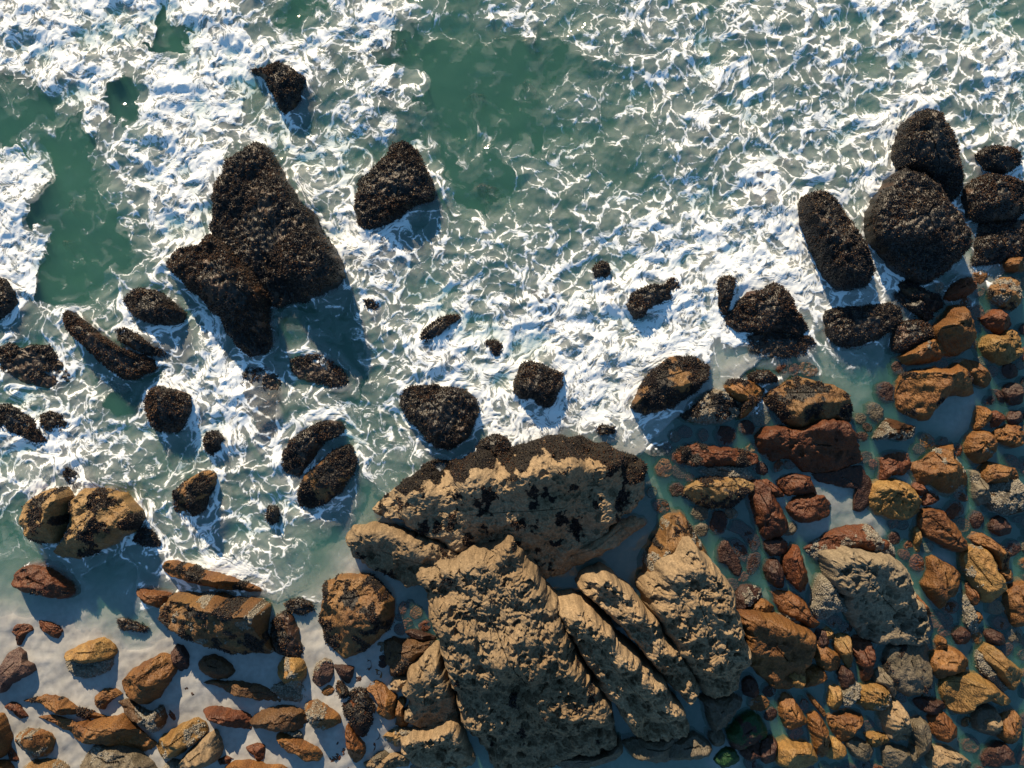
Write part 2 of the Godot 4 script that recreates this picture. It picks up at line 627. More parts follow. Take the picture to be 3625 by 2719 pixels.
# ---------------------------------------------------------------- rocks
# [photo part, kind of stone, height above its surroundings in metres, name, label, outline, options]
# options: r ridge line, c height points [x, y, h], mu share covered by mussels, ba share covered by barnacles, y base height, st strata, a/b profile
const SURF := "dark mussel-covered rocks in the surf"
const SHORE_ROCKS := "boulders along the shore"
const SANDY := "stones lying on the pale sand"
const SLABS := "pitted tan sandstone slabs"
const BEACH := "ochre and rust boulders of the stony beach"
const COBBLE := "small cobbles of the stony beach"
const ROCKS := [
	# --- rocks standing in the surf
	["a", "m", 0.45, "sea_rock", "ragged dark rock alone in foam, lying farthest out to sea", [1620, 450, 1700, 450, 1790, 405, 1880, 430, 1930, 470, 1975, 510, 1950, 570, 1940, 640, 1900, 690, 1840, 720, 1790, 660, 1760, 580, 1720, 520, 1680, 480]],
	["W", "m", 1.15, "sea_rock", "largest dark mussel-covered boulder in the surf, triangular with pointed top", [508, 330, 530, 312, 560, 312, 590, 345, 612, 395, 640, 430, 672, 468, 700, 515, 722, 550, 732, 590, 700, 620, 650, 640, 600, 655, 575, 655, 560, 620, 520, 590, 470, 520, 455, 490, 462, 440, 465, 400, 480, 360], {"c": [540, 340, 0.5, 600, 430, 0.8, 690, 560, 1.1, 640, 560, 1.0, 490, 480, 0.25, 560, 590, 0.35, 600, 640, 0.2, 500, 400, 0.35]}],
	["W", "m", 1.0, "sea_rock", "brown mussel-covered boulder leaning against the big triangular surf rock", [352, 575, 380, 540, 430, 530, 445, 503, 490, 528, 520, 565, 550, 595, 570, 640, 572, 680, 580, 740, 560, 765, 530, 770, 500, 740, 470, 690, 440, 650, 415, 635, 390, 610], {"r": [450, 560, 530, 640], "col": "rust"}],
	["W", "m", 0.5, "sea_rock", "oval dark rock lying between the long log-like rock and its larger neighbour", [262, 650, 275, 628, 300, 622, 340, 632, 370, 655, 392, 675, 385, 695, 360, 703, 330, 700, 300, 690, 275, 670]],
	["d", "m", 0.55, "sea_rock", "long log-like rusty dark rock with mussels, washed on both sides", [400, 370, 440, 360, 490, 390, 560, 440, 640, 510, 700, 560, 760, 590, 830, 620, 920, 640, 980, 680, 990, 720, 940, 750, 860, 790, 790, 790, 700, 740, 640, 690, 580, 620, 520, 570, 470, 520, 440, 470, 410, 420], {"r": [480, 440, 880, 710], "col": "rust"}],
	["d", "m", 0.35, "sea_rock", "small slim dark rock lying alongside the long log-like rock", [740, 480, 790, 465, 850, 490, 920, 540, 980, 590, 1060, 610, 1080, 640, 1020, 655, 950, 640, 880, 610, 800, 570, 750, 530]],
	["d", "m", 0.6, "sea_rock", "round rusty-brown mussel rock standing alone in clear teal water", [935, 930, 970, 870, 1030, 850, 1100, 870, 1170, 880, 1220, 910, 1230, 970, 1200, 1040, 1170, 1090, 1120, 1140, 1050, 1140, 990, 1120, 950, 1060, 930, 1000], {"col": "rust"}],
	["d", "m", 0.25, "sea_rock", "fist-like small dark rock below the round rusty mussel rock", [1320, 1190, 1340, 1150, 1400, 1145, 1440, 1180, 1420, 1240, 1370, 1290, 1330, 1260]],
	["b", "m", 0.5, "sea_rock", "glistening wet dark rock with one half under water, beside the open green pool", [330, 930, 390, 915, 440, 940, 490, 1000, 520, 1060, 550, 1100, 590, 1170, 605, 1240, 590, 1290, 500, 1310, 430, 1350, 360, 1400, 290, 1450, 210, 1480, 130, 1480, 90, 1440, 80, 1330, 90, 1250, 130, 1150, 200, 1080, 290, 1010], {"r": [400, 1030, 350, 1280]}],
	["d", "m", 0.06, "sea_rock", "low dark reef patch awash under clear water near the log-like rock", [-60, 640, 60, 570, 130, 600, 200, 590, 310, 590, 370, 660, 440, 740, 450, 800, 330, 850, 200, 830, 100, 790, 0, 740], {"mu": 0.4}],
	["d", "m", 0.3, "sea_rock", "dark rock half hidden by the thick white foam band", [-120, 120, 20, 150, 80, 230, 100, 310, 50, 370, -40, 400, -140, 350]],
	["d", "m", 0.14, "sea_rock", "small dark rock just breaking the streaky foam above the split boulder", [260, 1040, 320, 1010, 400, 1040, 430, 1080, 400, 1130, 330, 1140, 270, 1110]],
	["d", "m", 0.12, "sea_rock", "flat dark ledge with foam falling over it in streaks", [-60, 980, 60, 970, 180, 1050, 260, 1120, 300, 1200, 220, 1210, 100, 1150, -60, 1120]],
	["d", "m", 0.12, "sea_rock", "low dark rock washed over just above the split boulder", [400, 1400, 440, 1360, 500, 1400, 560, 1450, 610, 1490, 540, 1515, 460, 1490]],
	["d", "m", 0.05, "sea_rock", "long dark ridge under a skin of clear blue water", [1560, 760, 1640, 720, 1740, 740, 1800, 800, 1800, 920, 1790, 1040, 1790, 1150, 1740, 1210, 1690, 1180, 1660, 1100, 1640, 1000, 1590, 920, 1560, 840], {"mu": 0.6}],
	["d", "m", 0.04, "sea_rock", "submerged brown rock under the green channel, a little foam boiling over it", [1890, 680, 1980, 640, 2080, 640, 2160, 700, 2240, 780, 2240, 840, 2160, 850, 2080, 820, 1990, 810, 1910, 770], {"mu": 0.5}],
	["d", "m", 0.5, "sea_rock", "upper half of the cleft mussel boulder, with a bare tan face", [1810, 1330, 1830, 1270, 1880, 1200, 1960, 1140, 2050, 1090, 2130, 1070, 2200, 1090, 2212, 1150, 2150, 1180, 2080, 1220, 2030, 1290, 1990, 1360, 1930, 1430, 1870, 1430, 1830, 1390], {"mu": 0.75}],
	["W", "b", 0.5, "sea_rock", "lower half of the cleft mussel boulder, orange along its edge", [640, 1080, 650, 1040, 680, 1010, 720, 975, 750, 965, 765, 990, 760, 1020, 735, 1060, 705, 1085, 670, 1098, 645, 1095], {"mu": 0.8}],
	["e", "m", 0.5, "sea_rock", "broad rounded mussel rock with foam veins draining off its top", [375, 910, 410, 860, 500, 840, 580, 840, 650, 850, 730, 860, 800, 880, 860, 920, 880, 980, 880, 1040, 850, 1100, 820, 1160, 760, 1220, 690, 1250, 620, 1240, 560, 1200, 530, 1140, 480, 1100, 430, 1080, 400, 1000], {"r": [560, 930, 720, 1110]}],
	["e", "m", 0.5, "sea_rock", "knobbly dark rock in the whitest part of the surf", [1120, 830, 1150, 770, 1170, 700, 1230, 690, 1300, 710, 1380, 740, 1440, 770, 1430, 840, 1400, 900, 1380, 960, 1330, 990, 1280, 970, 1240, 930, 1160, 920, 1120, 890]],
	["e", "m", 0.2, "sea_rock", "slim striped dark rock nearly drowned in churning foam", [515, 520, 540, 480, 600, 430, 680, 390, 750, 385, 760, 410, 700, 440, 650, 490, 610, 540, 560, 570, 520, 560]],
	["e", "m", 0.32, "sea_rock", "curved dark rock ringed by white breakers", [1850, 310, 1880, 250, 1940, 210, 2020, 190, 2090, 200, 2130, 150, 2180, 140, 2210, 190, 2180, 230, 2130, 280, 2060, 310, 2000, 340, 1960, 390, 1910, 395, 1870, 350]],
	["e", "m", 0.15, "sea_rock", "little black rock just above the curved dark rock", [1640, 80, 1680, 40, 1730, 50, 1740, 110, 1700, 150, 1650, 150]],
	["e", "m", 0.3, "sea_rock", "small dark mussel rock touching the big tan boulder's seaward side", [880, 1240, 930, 1190, 1010, 1160, 1080, 1190, 1105, 1250, 1080, 1300, 1010, 1320, 930, 1325, 890, 1290]],
	["e", "m", 0.08, "sea_rock", "tiny dark rock tip in the foam, one of several", [150, 290, 200, 280, 240, 310, 220, 350, 170, 340]],
	["e", "m", 0.06, "sea_rock", "tiny dark rock tip in the foam, one of several", [940, 560, 1000, 550, 1040, 590, 1010, 640, 960, 620]],
	["e", "m", 0.05, "sea_rock", "tiny dark rock tip in the foam, one of several", [1240, 240, 1310, 220, 1370, 250, 1390, 290, 1300, 300]],
	["c", "m", 0.05, "sea_rock", "tiny dark rock tip in the foam, one of several", [440, 1110, 500, 1090, 560, 1120, 540, 1170, 470, 1160]],
	["e", "m", 0.15, "sea_rock", "small black rock where the last wave runs out before the big tan boulder", [1640, 1120, 1700, 1100, 1770, 1115, 1770, 1150, 1690, 1155]],
	["W", "m", 0.95, "sea_rock", "tall upright black mussel boulder standing in white water", [1728, 460, 1740, 425, 1765, 410, 1795, 408, 1820, 430, 1840, 470, 1860, 510, 1885, 550, 1892, 590, 1885, 610, 1850, 622, 1815, 618, 1790, 595, 1770, 560, 1755, 520, 1740, 490], {"r": [1780, 450, 1830, 520]}],
	["W", "m", 1.0, "sea_rock", "broad black mussel boulder with an orange chipped edge beside the tall one", [1895, 450, 1910, 420, 1935, 385, 1965, 365, 2000, 370, 2030, 400, 2050, 430, 2070, 460, 2095, 500, 2095, 535, 2070, 560, 2050, 590, 2010, 605, 1960, 590, 1935, 560, 1905, 525, 1895, 490], {"c": [1965, 390, 0.7, 1920, 460, 0.75, 2000, 480, 1.0, 2070, 510, 0.9, 2010, 580, 0.5, 1950, 560, 0.55]}],
	["W", "m", 0.8, "sea_rock", "pointed dark boulder behind the broad black one, foam on its shoulder", [1940, 310, 1965, 260, 2000, 235, 2030, 240, 2050, 270, 2070, 300, 2080, 350, 2085, 400, 2070, 430, 2040, 420, 2010, 380, 1975, 365, 1945, 360, 1935, 335], {"r": [2000, 270, 2045, 370]}],
	["W", "m", 0.4, "sea_rock", "small dark oval rock outermost of the black boulder cluster", [2110, 335, 2140, 315, 2180, 320, 2205, 335, 2205, 355, 2170, 375, 2130, 365]],
	["W", "m", 0.5, "sea_rock", "wide brown mussel rock inshore of the small dark oval rock", [2085, 420, 2100, 390, 2140, 375, 2190, 385, 2230, 400, 2240, 440, 2200, 470, 2150, 480, 2100, 470], {"col": "rust"}],
	["W", "m", 0.3, "sea_rock", "low brown rock with orange specks behind the broad black boulder", [2110, 530, 2130, 505, 2160, 500, 2185, 515, 2190, 545, 2160, 560, 2125, 560], {"mu": 0.6}],
	["W", "m", 0.2, "sea_rock", "flat shaded mussel ledge between the brown rocks and the cobbles", [2105, 570, 2120, 480, 2180, 480, 2250, 470, 2260, 540, 2200, 560, 2150, 570]],
	# --- mussel banks on the shore
	["f", "m", 0.45, "mussel_bank", "thick brown mussel bank at the edge of the last breaker", [290, 390, 360, 320, 430, 230, 520, 230, 600, 170, 660, 200, 720, 290, 740, 350, 800, 420, 830, 480, 760, 520, 650, 490, 560, 500, 430, 490, 350, 480, 300, 440], {"col": "rust"}],
	["f", "m", 0.3, "mussel_bank", "narrow dark mussel ridge half under white foam", [230, 170, 290, 130, 340, 150, 335, 220, 305, 300, 290, 380, 240, 330]],
	["E", "m", 0.4, "mussel_bank", "wide mussel bank glinting gold below the tall upright boulder", [-300, 800, -150, 700, 100, 690, 300, 680, 550, 640, 720, 720, 720, 860, 600, 1000, 450, 1090, 300, 1130, 150, 1200, 0, 1210, -200, 1130]],
	["E", "m", 0.35, "mussel_bank", "mussel patch with an orange gap beside the ribbed orange rock", [650, 940, 800, 870, 950, 870, 1080, 930, 1180, 1090, 1050, 1140, 900, 1190, 760, 1270, 620, 1250, 600, 1100], {"col": "rust"}],
	["E", "m", 0.35, "mussel_bank", "narrow mussel strip running inshore from the broad black boulder", [640, 500, 760, 500, 900, 560, 1000, 640, 1080, 720, 1150, 800, 1060, 860, 960, 800, 860, 740, 740, 650, 650, 590]],
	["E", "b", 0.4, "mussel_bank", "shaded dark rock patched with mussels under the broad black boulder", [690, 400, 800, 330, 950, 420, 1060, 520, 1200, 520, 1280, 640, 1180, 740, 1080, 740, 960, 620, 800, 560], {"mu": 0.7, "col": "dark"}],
	["f", "m", 0.15, "mussel_bank", "low blue-grey mussel flat draining beside the thick brown bank", [430, 520, 560, 490, 700, 520, 830, 520, 870, 580, 800, 640, 660, 660, 540, 650, 450, 620], {"mu": 0.8}],
	# --- boulders along the water's edge
	["W", "b", 0.75, "boulder", "dark boulder with orange underside at the end of the white run-up", [1368, 880, 1380, 850, 1400, 815, 1430, 785, 1470, 768, 1505, 772, 1535, 795, 1530, 820, 1500, 850, 1470, 870, 1440, 885, 1400, 895], {"mu": 0.75, "r": [1420, 820, 1490, 800]}],
	["f", "b", 0.55, "boulder", "grey barnacle-covered boulder with tan bare spots", [0, 1040, 60, 1000, 110, 950, 160, 900, 220, 870, 290, 900, 330, 940, 400, 960, 390, 1020, 330, 1050, 250, 1080, 150, 1080, 70, 1070], {"mu": 0.35, "ba": 0.7, "col": "tan"}],
	["f", "o", 0.6, "boulder", "wedge of orange rock with a sharp lit edge, leaning on the barnacled boulder", [290, 860, 310, 810, 380, 800, 450, 820, 500, 840, 550, 870, 530, 910, 480, 970, 430, 1030, 390, 1050, 380, 990, 400, 950, 340, 920], {"mu": 0.35, "r": [380, 840, 450, 900]}],
	["f", "m", 0.3, "boulder", "small brown mussel knob beside the green tide pool", [430, 780, 490, 750, 560, 750, 610, 780, 620, 810, 570, 820, 500, 820, 450, 810], {"col": "rust"}],
	["f", "b", 0.85, "boulder", "roof-shaped ochre boulder with mussels along its crest, beside the tide pool", [550, 910, 620, 870, 690, 830, 760, 795, 830, 795, 900, 820, 970, 840, 1030, 870, 1100, 940, 1110, 1010, 1100, 1080, 1000, 1070, 900, 1095, 800, 1110, 700, 1100, 620, 1010, 560, 960], {"mu": 0.5, "r": [660, 890, 1020, 880]}],
	["f", "r", 0.6, "boulder", "wide flat red-brown slab below the roof-shaped ochre boulder", [515, 1180, 560, 1120, 640, 1110, 740, 1130, 830, 1120, 900, 1080, 970, 1065, 1060, 1080, 1080, 1110, 1120, 1140, 1140, 1220, 1160, 1320, 1100, 1360, 980, 1390, 860, 1400, 790, 1390, 720, 1310, 600, 1330, 540, 1290, 515, 1230], {"c": [560, 1150, 0.55, 960, 1090, 0.8, 1070, 1110, 0.7, 700, 1200, 0.45, 900, 1250, 0.4, 1130, 1300, 0.2, 850, 1380, 0.1, 600, 1310, 0.1]}],
	["f", "n", 0.16, "boulder", "dark red curved slab half under the pale pool", [850, 1420, 950, 1400, 1080, 1370, 1160, 1370, 1210, 1440, 1240, 1500, 1230, 1600, 1170, 1650, 1110, 1640, 1110, 1560, 1120, 1510, 1000, 1490, 900, 1470], {"a": 3.0}],
	["f", "r", 0.5, "boulder", "orange-red block with mussels along its seaward edge", [-60, 1290, 0, 1250, 100, 1220, 200, 1240, 330, 1250, 420, 1270, 490, 1290, 490, 1350, 400, 1370, 200, 1365, 0, 1355, -50, 1330], {"mu": 0.35, "r": [60, 1270, 400, 1300]}],
	["G", "k", 0.3, "boulder", "pale grey barnacle ledge just above the mussel-capped yellow boulder", [320, 1170, 500, 1120, 700, 1120, 850, 1130, 900, 1180, 980, 1260, 900, 1280, 700, 1250, 500, 1270, 400, 1240]],
	["G", "b", 0.65, "boulder", "yellow boulder capped with dark mussels and one bare pale lip", [90, 1500, 160, 1380, 300, 1300, 500, 1270, 680, 1260, 850, 1280, 1000, 1350, 990, 1430, 880, 1500, 810, 1580, 700, 1650, 500, 1670, 330, 1640, 220, 1560], {"mu": 0.55, "r": [300, 1390, 800, 1360], "col": "tan"}],
	["E", "o", 0.75, "boulder", "large rounded ochre boulder with a bright ragged crest", [1150, 1000, 1230, 900, 1330, 830, 1370, 720, 1400, 670, 1520, 680, 1620, 760, 1660, 880, 1690, 1000, 1680, 1120, 1600, 1230, 1500, 1300, 1380, 1340, 1290, 1270, 1200, 1150], {"r": [1300, 960, 1560, 890]}],
	["E", "o", 0.5, "boulder", "ribbed orange rock with diagonal layers", [700, 1340, 800, 1280, 900, 1200, 1000, 1130, 1120, 1110, 1230, 1150, 1290, 1200, 1320, 1290, 1260, 1360, 1150, 1400, 1020, 1430, 880, 1440, 780, 1420], {"st": 0.05, "ba": 0.12}],
	["E", "r", 0.4, "boulder", "smooth shaded red oval boulder behind the large ochre one", [1300, 560, 1350, 450, 1420, 380, 1520, 330, 1640, 300, 1700, 370, 1690, 450, 1600, 530, 1480, 580, 1370, 600]],
	["E", "y", 0.5, "boulder", "golden pitted boulder with a row of holes at the beach edge", [1790, 1200, 1830, 1110, 1900, 1050, 2000, 1080, 2080, 1010, 2200, 990, 2280, 1050, 2300, 1300, 2200, 1400, 2060, 1430, 1930, 1390, 1820, 1300], {"pit": 0.7}],
	["E", "r", 0.4, "boulder", "split red stone resting against the golden pitted boulder", [1780, 850, 1880, 780, 1950, 720, 2030, 740, 2130, 830, 2180, 900, 2120, 980, 2010, 1050, 1900, 970]],
	["E", "o", 0.4, "boulder", "layered ochre block beside the brown surf rocks at the cobble edge", [2080, 120, 2120, 60, 2212, 30, 2330, 60, 2330, 220, 2212, 210, 2120, 200], {"st": 0.03}],
	["E", "b", 0.45, "boulder", "ochre boulder with a grainy barnacle and mussel cap, above the split red stone", [1890, 440, 1950, 370, 2050, 310, 2150, 300, 2260, 330, 2280, 600, 2200, 720, 2080, 700, 1980, 630, 1900, 560], {"mu": 0.3, "ba": 0.4}],
	["f", "o", 0.65, "boulder", "large cracked ochre boulder with weedy foot in the blue pool", [1420, 820, 1450, 770, 1540, 740, 1640, 735, 1740, 740, 1790, 700, 1850, 720, 1890, 800, 1910, 890, 1850, 920, 1760, 900, 1700, 940, 1660, 1000, 1620, 1060, 1560, 1065, 1500, 1040, 1430, 1000, 1410, 920], {"mu": 0.12, "r": [1500, 800, 1760, 770]}],
	["f", "o", 0.4, "boulder", "rough orange stone lying over the shoulder of the large cracked boulder", [1800, 700, 1840, 670, 1920, 690, 1990, 760, 2005, 810, 1980, 850, 1920, 830, 1860, 780], {"st": 0.02}],
	["F", "k", 0.4, "boulder", "brown stone with a speckled barnacle cap in the shallow pool", [380, 740, 450, 620, 540, 510, 640, 520, 780, 570, 910, 600, 890, 700, 820, 760, 700, 760, 560, 740, 450, 760], {"col": "rust", "ba": 0.5}],
	["F", "r", 0.35, "boulder", "blocky red-brown stone with a hollow top and pale limpets", [470, 1030, 560, 960, 700, 940, 810, 960, 850, 1080, 830, 1150, 740, 1220, 600, 1220, 500, 1300, 450, 1290, 470, 1150]],
	["F", "o", 0.75, "boulder", "pyramid-shaped ochre boulder with a barnacle stripe", [900, 1090, 1060, 1050, 1150, 960, 1280, 880, 1440, 840, 1470, 900, 1440, 960, 1530, 1080, 1620, 1200, 1630, 1330, 1560, 1430, 1420, 1460, 1280, 1440, 1150, 1370, 1020, 1380, 960, 1280, 910, 1190], {"r": [1300, 960, 1350, 1050], "a": 1.1, "b": 0.9, "ba": 0.2}],
	["F", "y", 0.55, "boulder", "egg-shaped golden boulder, pitted and brightly lit, by the dark red slab", [320, 1520, 350, 1430, 430, 1330, 560, 1290, 700, 1310, 820, 1350, 900, 1430, 960, 1540, 980, 1620, 950, 1720, 800, 1800, 600, 1800, 420, 1740, 340, 1630], {"pit": 0.5}],
	["F", "r", 0.25, "cobble", "small dark red wedge tucked behind the egg-shaped golden boulder", [870, 1380, 920, 1330, 1000, 1370, 1080, 1450, 1000, 1490, 940, 1470]],
	["F", "r", 0.25, "cobble", "small bright red stone touching the egg-shaped golden boulder", [980, 1560, 1050, 1480, 1140, 1450, 1200, 1490, 1200, 1560, 1120, 1600, 1020, 1620]],
	["F", "o", 0.5, "boulder", "round ochre boulder with a scooped dark hollow", [1590, 870, 1620, 740, 1680, 670, 1780, 650, 1880, 680, 1950, 760, 1950, 900, 1900, 1000, 1800, 1070, 1700, 1060, 1620, 980], {"pit": 0.3, "ba": 0.1}],
	["F", "o", 0.4, "boulder", "lumpy ochre stone beside the round one with the hollow", [1930, 700, 2010, 620, 2120, 590, 2260, 580, 2330, 680, 2300, 830, 2212, 860, 2080, 820, 1990, 780], {"pit": 0.5}],
	["F", "o", 0.35, "cobble", "ochre cobble with one lit cheek, leaning on the round hollowed boulder", [1690, 560, 1740, 350, 1830, 350, 1890, 440, 1890, 510, 1800, 570, 1720, 640, 1680, 620]],
	["F", "r", 0.25, "cobble", "dark red cobble behind the ochre one with one lit cheek", [1900, 420, 1970, 400, 2050, 450, 2070, 500, 2000, 570, 1920, 600, 1880, 560]],
	["F", "n", 0.3, "cobble", "smooth dark red cobble sitting in the blue shallows", [2060, 130, 2110, 50, 2212, 30, 2300, 80, 2300, 270, 2200, 300, 2120, 270]],
	["F", "n", 0.2, "cobble", "dark cobble with a pale tip in the blue shallows", [2110, 480, 2160, 410, 2260, 400, 2300, 500, 2212, 590, 2140, 550]],
	["F", "n", 0.08, "cobble", "flat dark pebble sunk in the blue shallows", [1930, 120, 2000, 130, 2070, 220, 2050, 270, 1980, 240]],
	["F", "k", 0.4, "boulder", "grey-green crusted stone against the barnacled ochre boulder", [1660, 1200, 1740, 1170, 1800, 1250, 1830, 1400, 1840, 1560, 1750, 1620, 1680, 1500], {"ba": 0.3}],
	["F", "o", 0.6, "boulder", "orange top of the double boulder with barnacles below it", [1790, 1200, 1850, 1090, 1960, 1080, 2100, 1130, 2250, 1150, 2300, 1280, 2100, 1330, 1900, 1340, 1810, 1350, 1790, 1270]],
	["F", "k", 0.5, "boulder", "dark grey knobbly barnacle-covered boulder under the orange double boulder", [1830, 1450, 1870, 1330, 2050, 1300, 2250, 1300, 2330, 1400, 2330, 1700, 2100, 1750, 1920, 1680, 1840, 1570], {"ba": 0.95, "col": "dark"}],
	["W", "r", 0.5, "boulder", "tall rust-orange boulder beside the mussel-capped yellow one", [1618, 1060, 1630, 1040, 1660, 1045, 1680, 1085, 1700, 1120, 1705, 1145, 1690, 1160, 1660, 1170, 1645, 1150, 1630, 1100], {"r": [1650, 1070, 1670, 1120]}],
	["W", "r", 0.45, "boulder", "dark red boulder with orange top edge at the rim of the pale pool", [1703, 1100, 1720, 1078, 1755, 1070, 1785, 1075, 1800, 1095, 1795, 1115, 1770, 1125, 1740, 1130, 1715, 1118]],
	["f", "r", 0.45, "boulder", "red block with a curved lit crest above the dark red boulder", [630, 1470, 690, 1430, 760, 1425, 830, 1440, 850, 1490, 880, 1540, 830, 1550, 760, 1550, 690, 1555, 650, 1520], {"r": [680, 1450, 810, 1450]}],
	["f", "r", 0.25, "cobble", "narrow red wedge stone between two red boulders", [520, 1470, 560, 1455, 600, 1490, 650, 1530, 660, 1560, 610, 1565, 570, 1540]],
	# --- the big tan outcrop
	["W", "t", 1.5, "boulder", "big tan boulder with mussels along its seaward crest, largest on the shore", [803, 1102, 830, 1075, 880, 1040, 940, 1005, 1000, 992, 1060, 975, 1120, 962, 1190, 950, 1260, 950, 1320, 960, 1365, 985, 1390, 1020, 1392, 1050, 1385, 1080, 1350, 1112, 1310, 1145, 1270, 1175, 1235, 1210, 1205, 1230, 1180, 1250, 1155, 1240, 1120, 1200, 1080, 1190, 1040, 1195, 1000, 1190, 950, 1175, 900, 1145, 860, 1115, 820, 1120], {"c": [830, 1095, 0.35, 950, 1010, 0.2, 1100, 975, 0.25, 1260, 960, 0.45, 1360, 1000, 0.6, 900, 1080, 1.0, 1020, 1050, 1.5, 1130, 1030, 1.7, 1230, 1010, 1.85, 1330, 1005, 1.5, 950, 1130, 0.65, 1060, 1115, 0.9, 1180, 1095, 1.05, 1300, 1080, 1.0, 1180, 1220, 0.25, 1370, 1070, 0.7, 1060, 1180, 0.35, 1250, 1160, 0.45], "crest": 0.74, "mu": 0.24, "pit": 0.3}],
	["W", "t", 0.85, "boulder", "rounded tan boulder end below the big tan boulder's landward side", [746, 1165, 760, 1145, 800, 1140, 850, 1148, 900, 1165, 950, 1182, 985, 1200, 1000, 1215, 980, 1235, 930, 1252, 905, 1264, 880, 1265, 840, 1240, 800, 1225, 765, 1205], {"c": [760, 1165, 0.6, 800, 1155, 0.8, 900, 1185, 0.85, 970, 1215, 0.7, 800, 1210, 0.3, 880, 1250, 0.2], "mu": 0.12, "pit": 0.3}],
	["h", "t", 0.7, "rock_slab", "long narrow tan rock bar along the dark cleft under the big boulder", [1350, 350, 1420, 300, 1500, 250, 1620, 190, 1720, 130, 1800, 70, 1880, 40, 1960, 60, 1980, 95, 1900, 150, 1800, 210, 1680, 280, 1560, 340, 1450, 410, 1390, 420], {"pit": 0.1}],
	["h", "t", 2.0, "rock_slab", "largest pitted tan slab, broad and rugged, first of the leaning row", [480, 430, 520, 380, 600, 345, 680, 340, 750, 345, 800, 290, 870, 250, 960, 240, 1040, 210, 1080, 185, 1120, 200, 1140, 260, 1180, 300, 1220, 370, 1280, 460, 1330, 540, 1360, 620, 1400, 720, 1480, 830, 1550, 950, 1620, 1060, 1690, 1180, 1740, 1290, 1775, 1400, 1790, 1530, 1700, 1590, 1560, 1620, 1420, 1640, 1320, 1690, 1000, 1690, 930, 1580, 880, 1490, 830, 1390, 760, 1290, 740, 1210, 700, 1080, 640, 960, 600, 840, 570, 720, 550, 600, 530, 540, 500, 470], {"c": [520, 420, 1.1, 800, 310, 1.5, 1080, 210, 1.75, 650, 500, 1.1, 900, 460, 1.5, 1180, 450, 1.6, 1330, 620, 1.65, 650, 680, 1.5, 950, 640, 1.5, 640, 800, 1.55, 900, 820, 1.65, 1200, 800, 1.7, 1450, 850, 1.75, 750, 960, 1.7, 1050, 980, 1.75, 1550, 1000, 1.75, 850, 1250, 1.15, 1150, 1250, 1.1, 1450, 1200, 1.25, 1680, 1250, 1.2, 1000, 1550, 0.55, 1350, 1550, 0.5, 1700, 1500, 0.6, 1100, 1680, 0.3], "pit": 1.0, "mu": 0.02, "a": 9}],
	["h", "t", 1.8, "rock_slab", "second pitted tan slab of the leaning row, rounded at its top end", [1400, 630, 1420, 600, 1500, 600, 1570, 620, 1650, 670, 1740, 750, 1800, 830, 1870, 900, 1920, 960, 1990, 1020, 2060, 1090, 2120, 1170, 2170, 1240, 2212, 1300, 2250, 1390, 2230, 1460, 2100, 1490, 1990, 1490, 1900, 1450, 1850, 1390, 1800, 1280, 1720, 1180, 1640, 1060, 1560, 930, 1500, 830, 1440, 740, 1405, 680], {"c": [1430, 630, 1.3, 1550, 650, 1.6, 1700, 800, 1.65, 1560, 850, 1.2, 1850, 980, 1.6, 1700, 1050, 1.05, 2000, 1130, 1.35, 1850, 1280, 0.8, 2150, 1300, 1.0, 2000, 1430, 0.55, 2200, 1430, 0.6], "pit": 1.0, "a": 8}],
	["W", "t", 1.7, "rock_slab", "third pitted tan slab of the leaning row, slim with a notched top", [1252, 1275, 1275, 1250, 1310, 1240, 1345, 1265, 1385, 1310, 1420, 1345, 1450, 1390, 1480, 1420, 1500, 1450, 1512, 1500, 1495, 1532, 1478, 1512, 1440, 1470, 1400, 1420, 1360, 1370, 1320, 1330, 1280, 1302], {"c": [1262, 1275, 1.2, 1310, 1255, 1.6, 1300, 1300, 1.2, 1380, 1330, 1.6, 1370, 1370, 1.1, 1440, 1400, 1.35, 1490, 1480, 0.9, 1450, 1470, 0.7], "pit": 1.0, "a": 8}],
	["W", "t", 1.9, "rock_slab", "fourth pitted tan slab of the leaning row, honeycombed and highest at its point", [1388, 1278, 1420, 1240, 1455, 1205, 1480, 1185, 1500, 1175, 1530, 1210, 1560, 1240, 1590, 1280, 1590, 1300, 1600, 1340, 1615, 1390, 1622, 1430, 1605, 1480, 1580, 1504, 1530, 1506, 1512, 1490, 1490, 1440, 1470, 1410, 1440, 1360, 1410, 1310], {"c": [1400, 1280, 1.3, 1450, 1230, 1.6, 1500, 1190, 1.8, 1560, 1260, 1.7, 1500, 1300, 1.6, 1590, 1330, 1.6, 1530, 1370, 1.5, 1600, 1420, 1.3, 1540, 1420, 1.35, 1520, 1490, 0.7, 1600, 1480, 0.75], "pit": 1.2, "a": 8}],
	["W", "b", 0.95, "boulder", "brown and orange rock behind the honeycombed slab's point", [1392, 1255, 1398, 1200, 1425, 1165, 1440, 1120, 1475, 1115, 1500, 1145, 1525, 1190, 1540, 1230, 1500, 1215, 1480, 1230, 1440, 1250], {"mu": 0.2, "ba": 0.25}],
	["H", "t", 1.0, "boulder", "tan block with a smooth shaded face beside the largest slab", [900, 520, 1010, 420, 1090, 310, 1200, 230, 1280, 240, 1310, 330, 1330, 450, 1400, 580, 1450, 750, 1500, 900, 1530, 1080, 1400, 1130, 1250, 1190, 1060, 1220, 960, 1140, 870, 1080, 860, 1000, 910, 930, 960, 850, 900, 790, 850, 720, 890, 620], {"c": [1000, 450, 0.8, 1200, 260, 0.75, 1250, 450, 1.05, 1000, 620, 1.0, 1350, 620, 1.0, 1150, 750, 0.8, 1450, 1000, 0.45, 1100, 1150, 0.25, 930, 1000, 0.4], "pit": 0.4}],
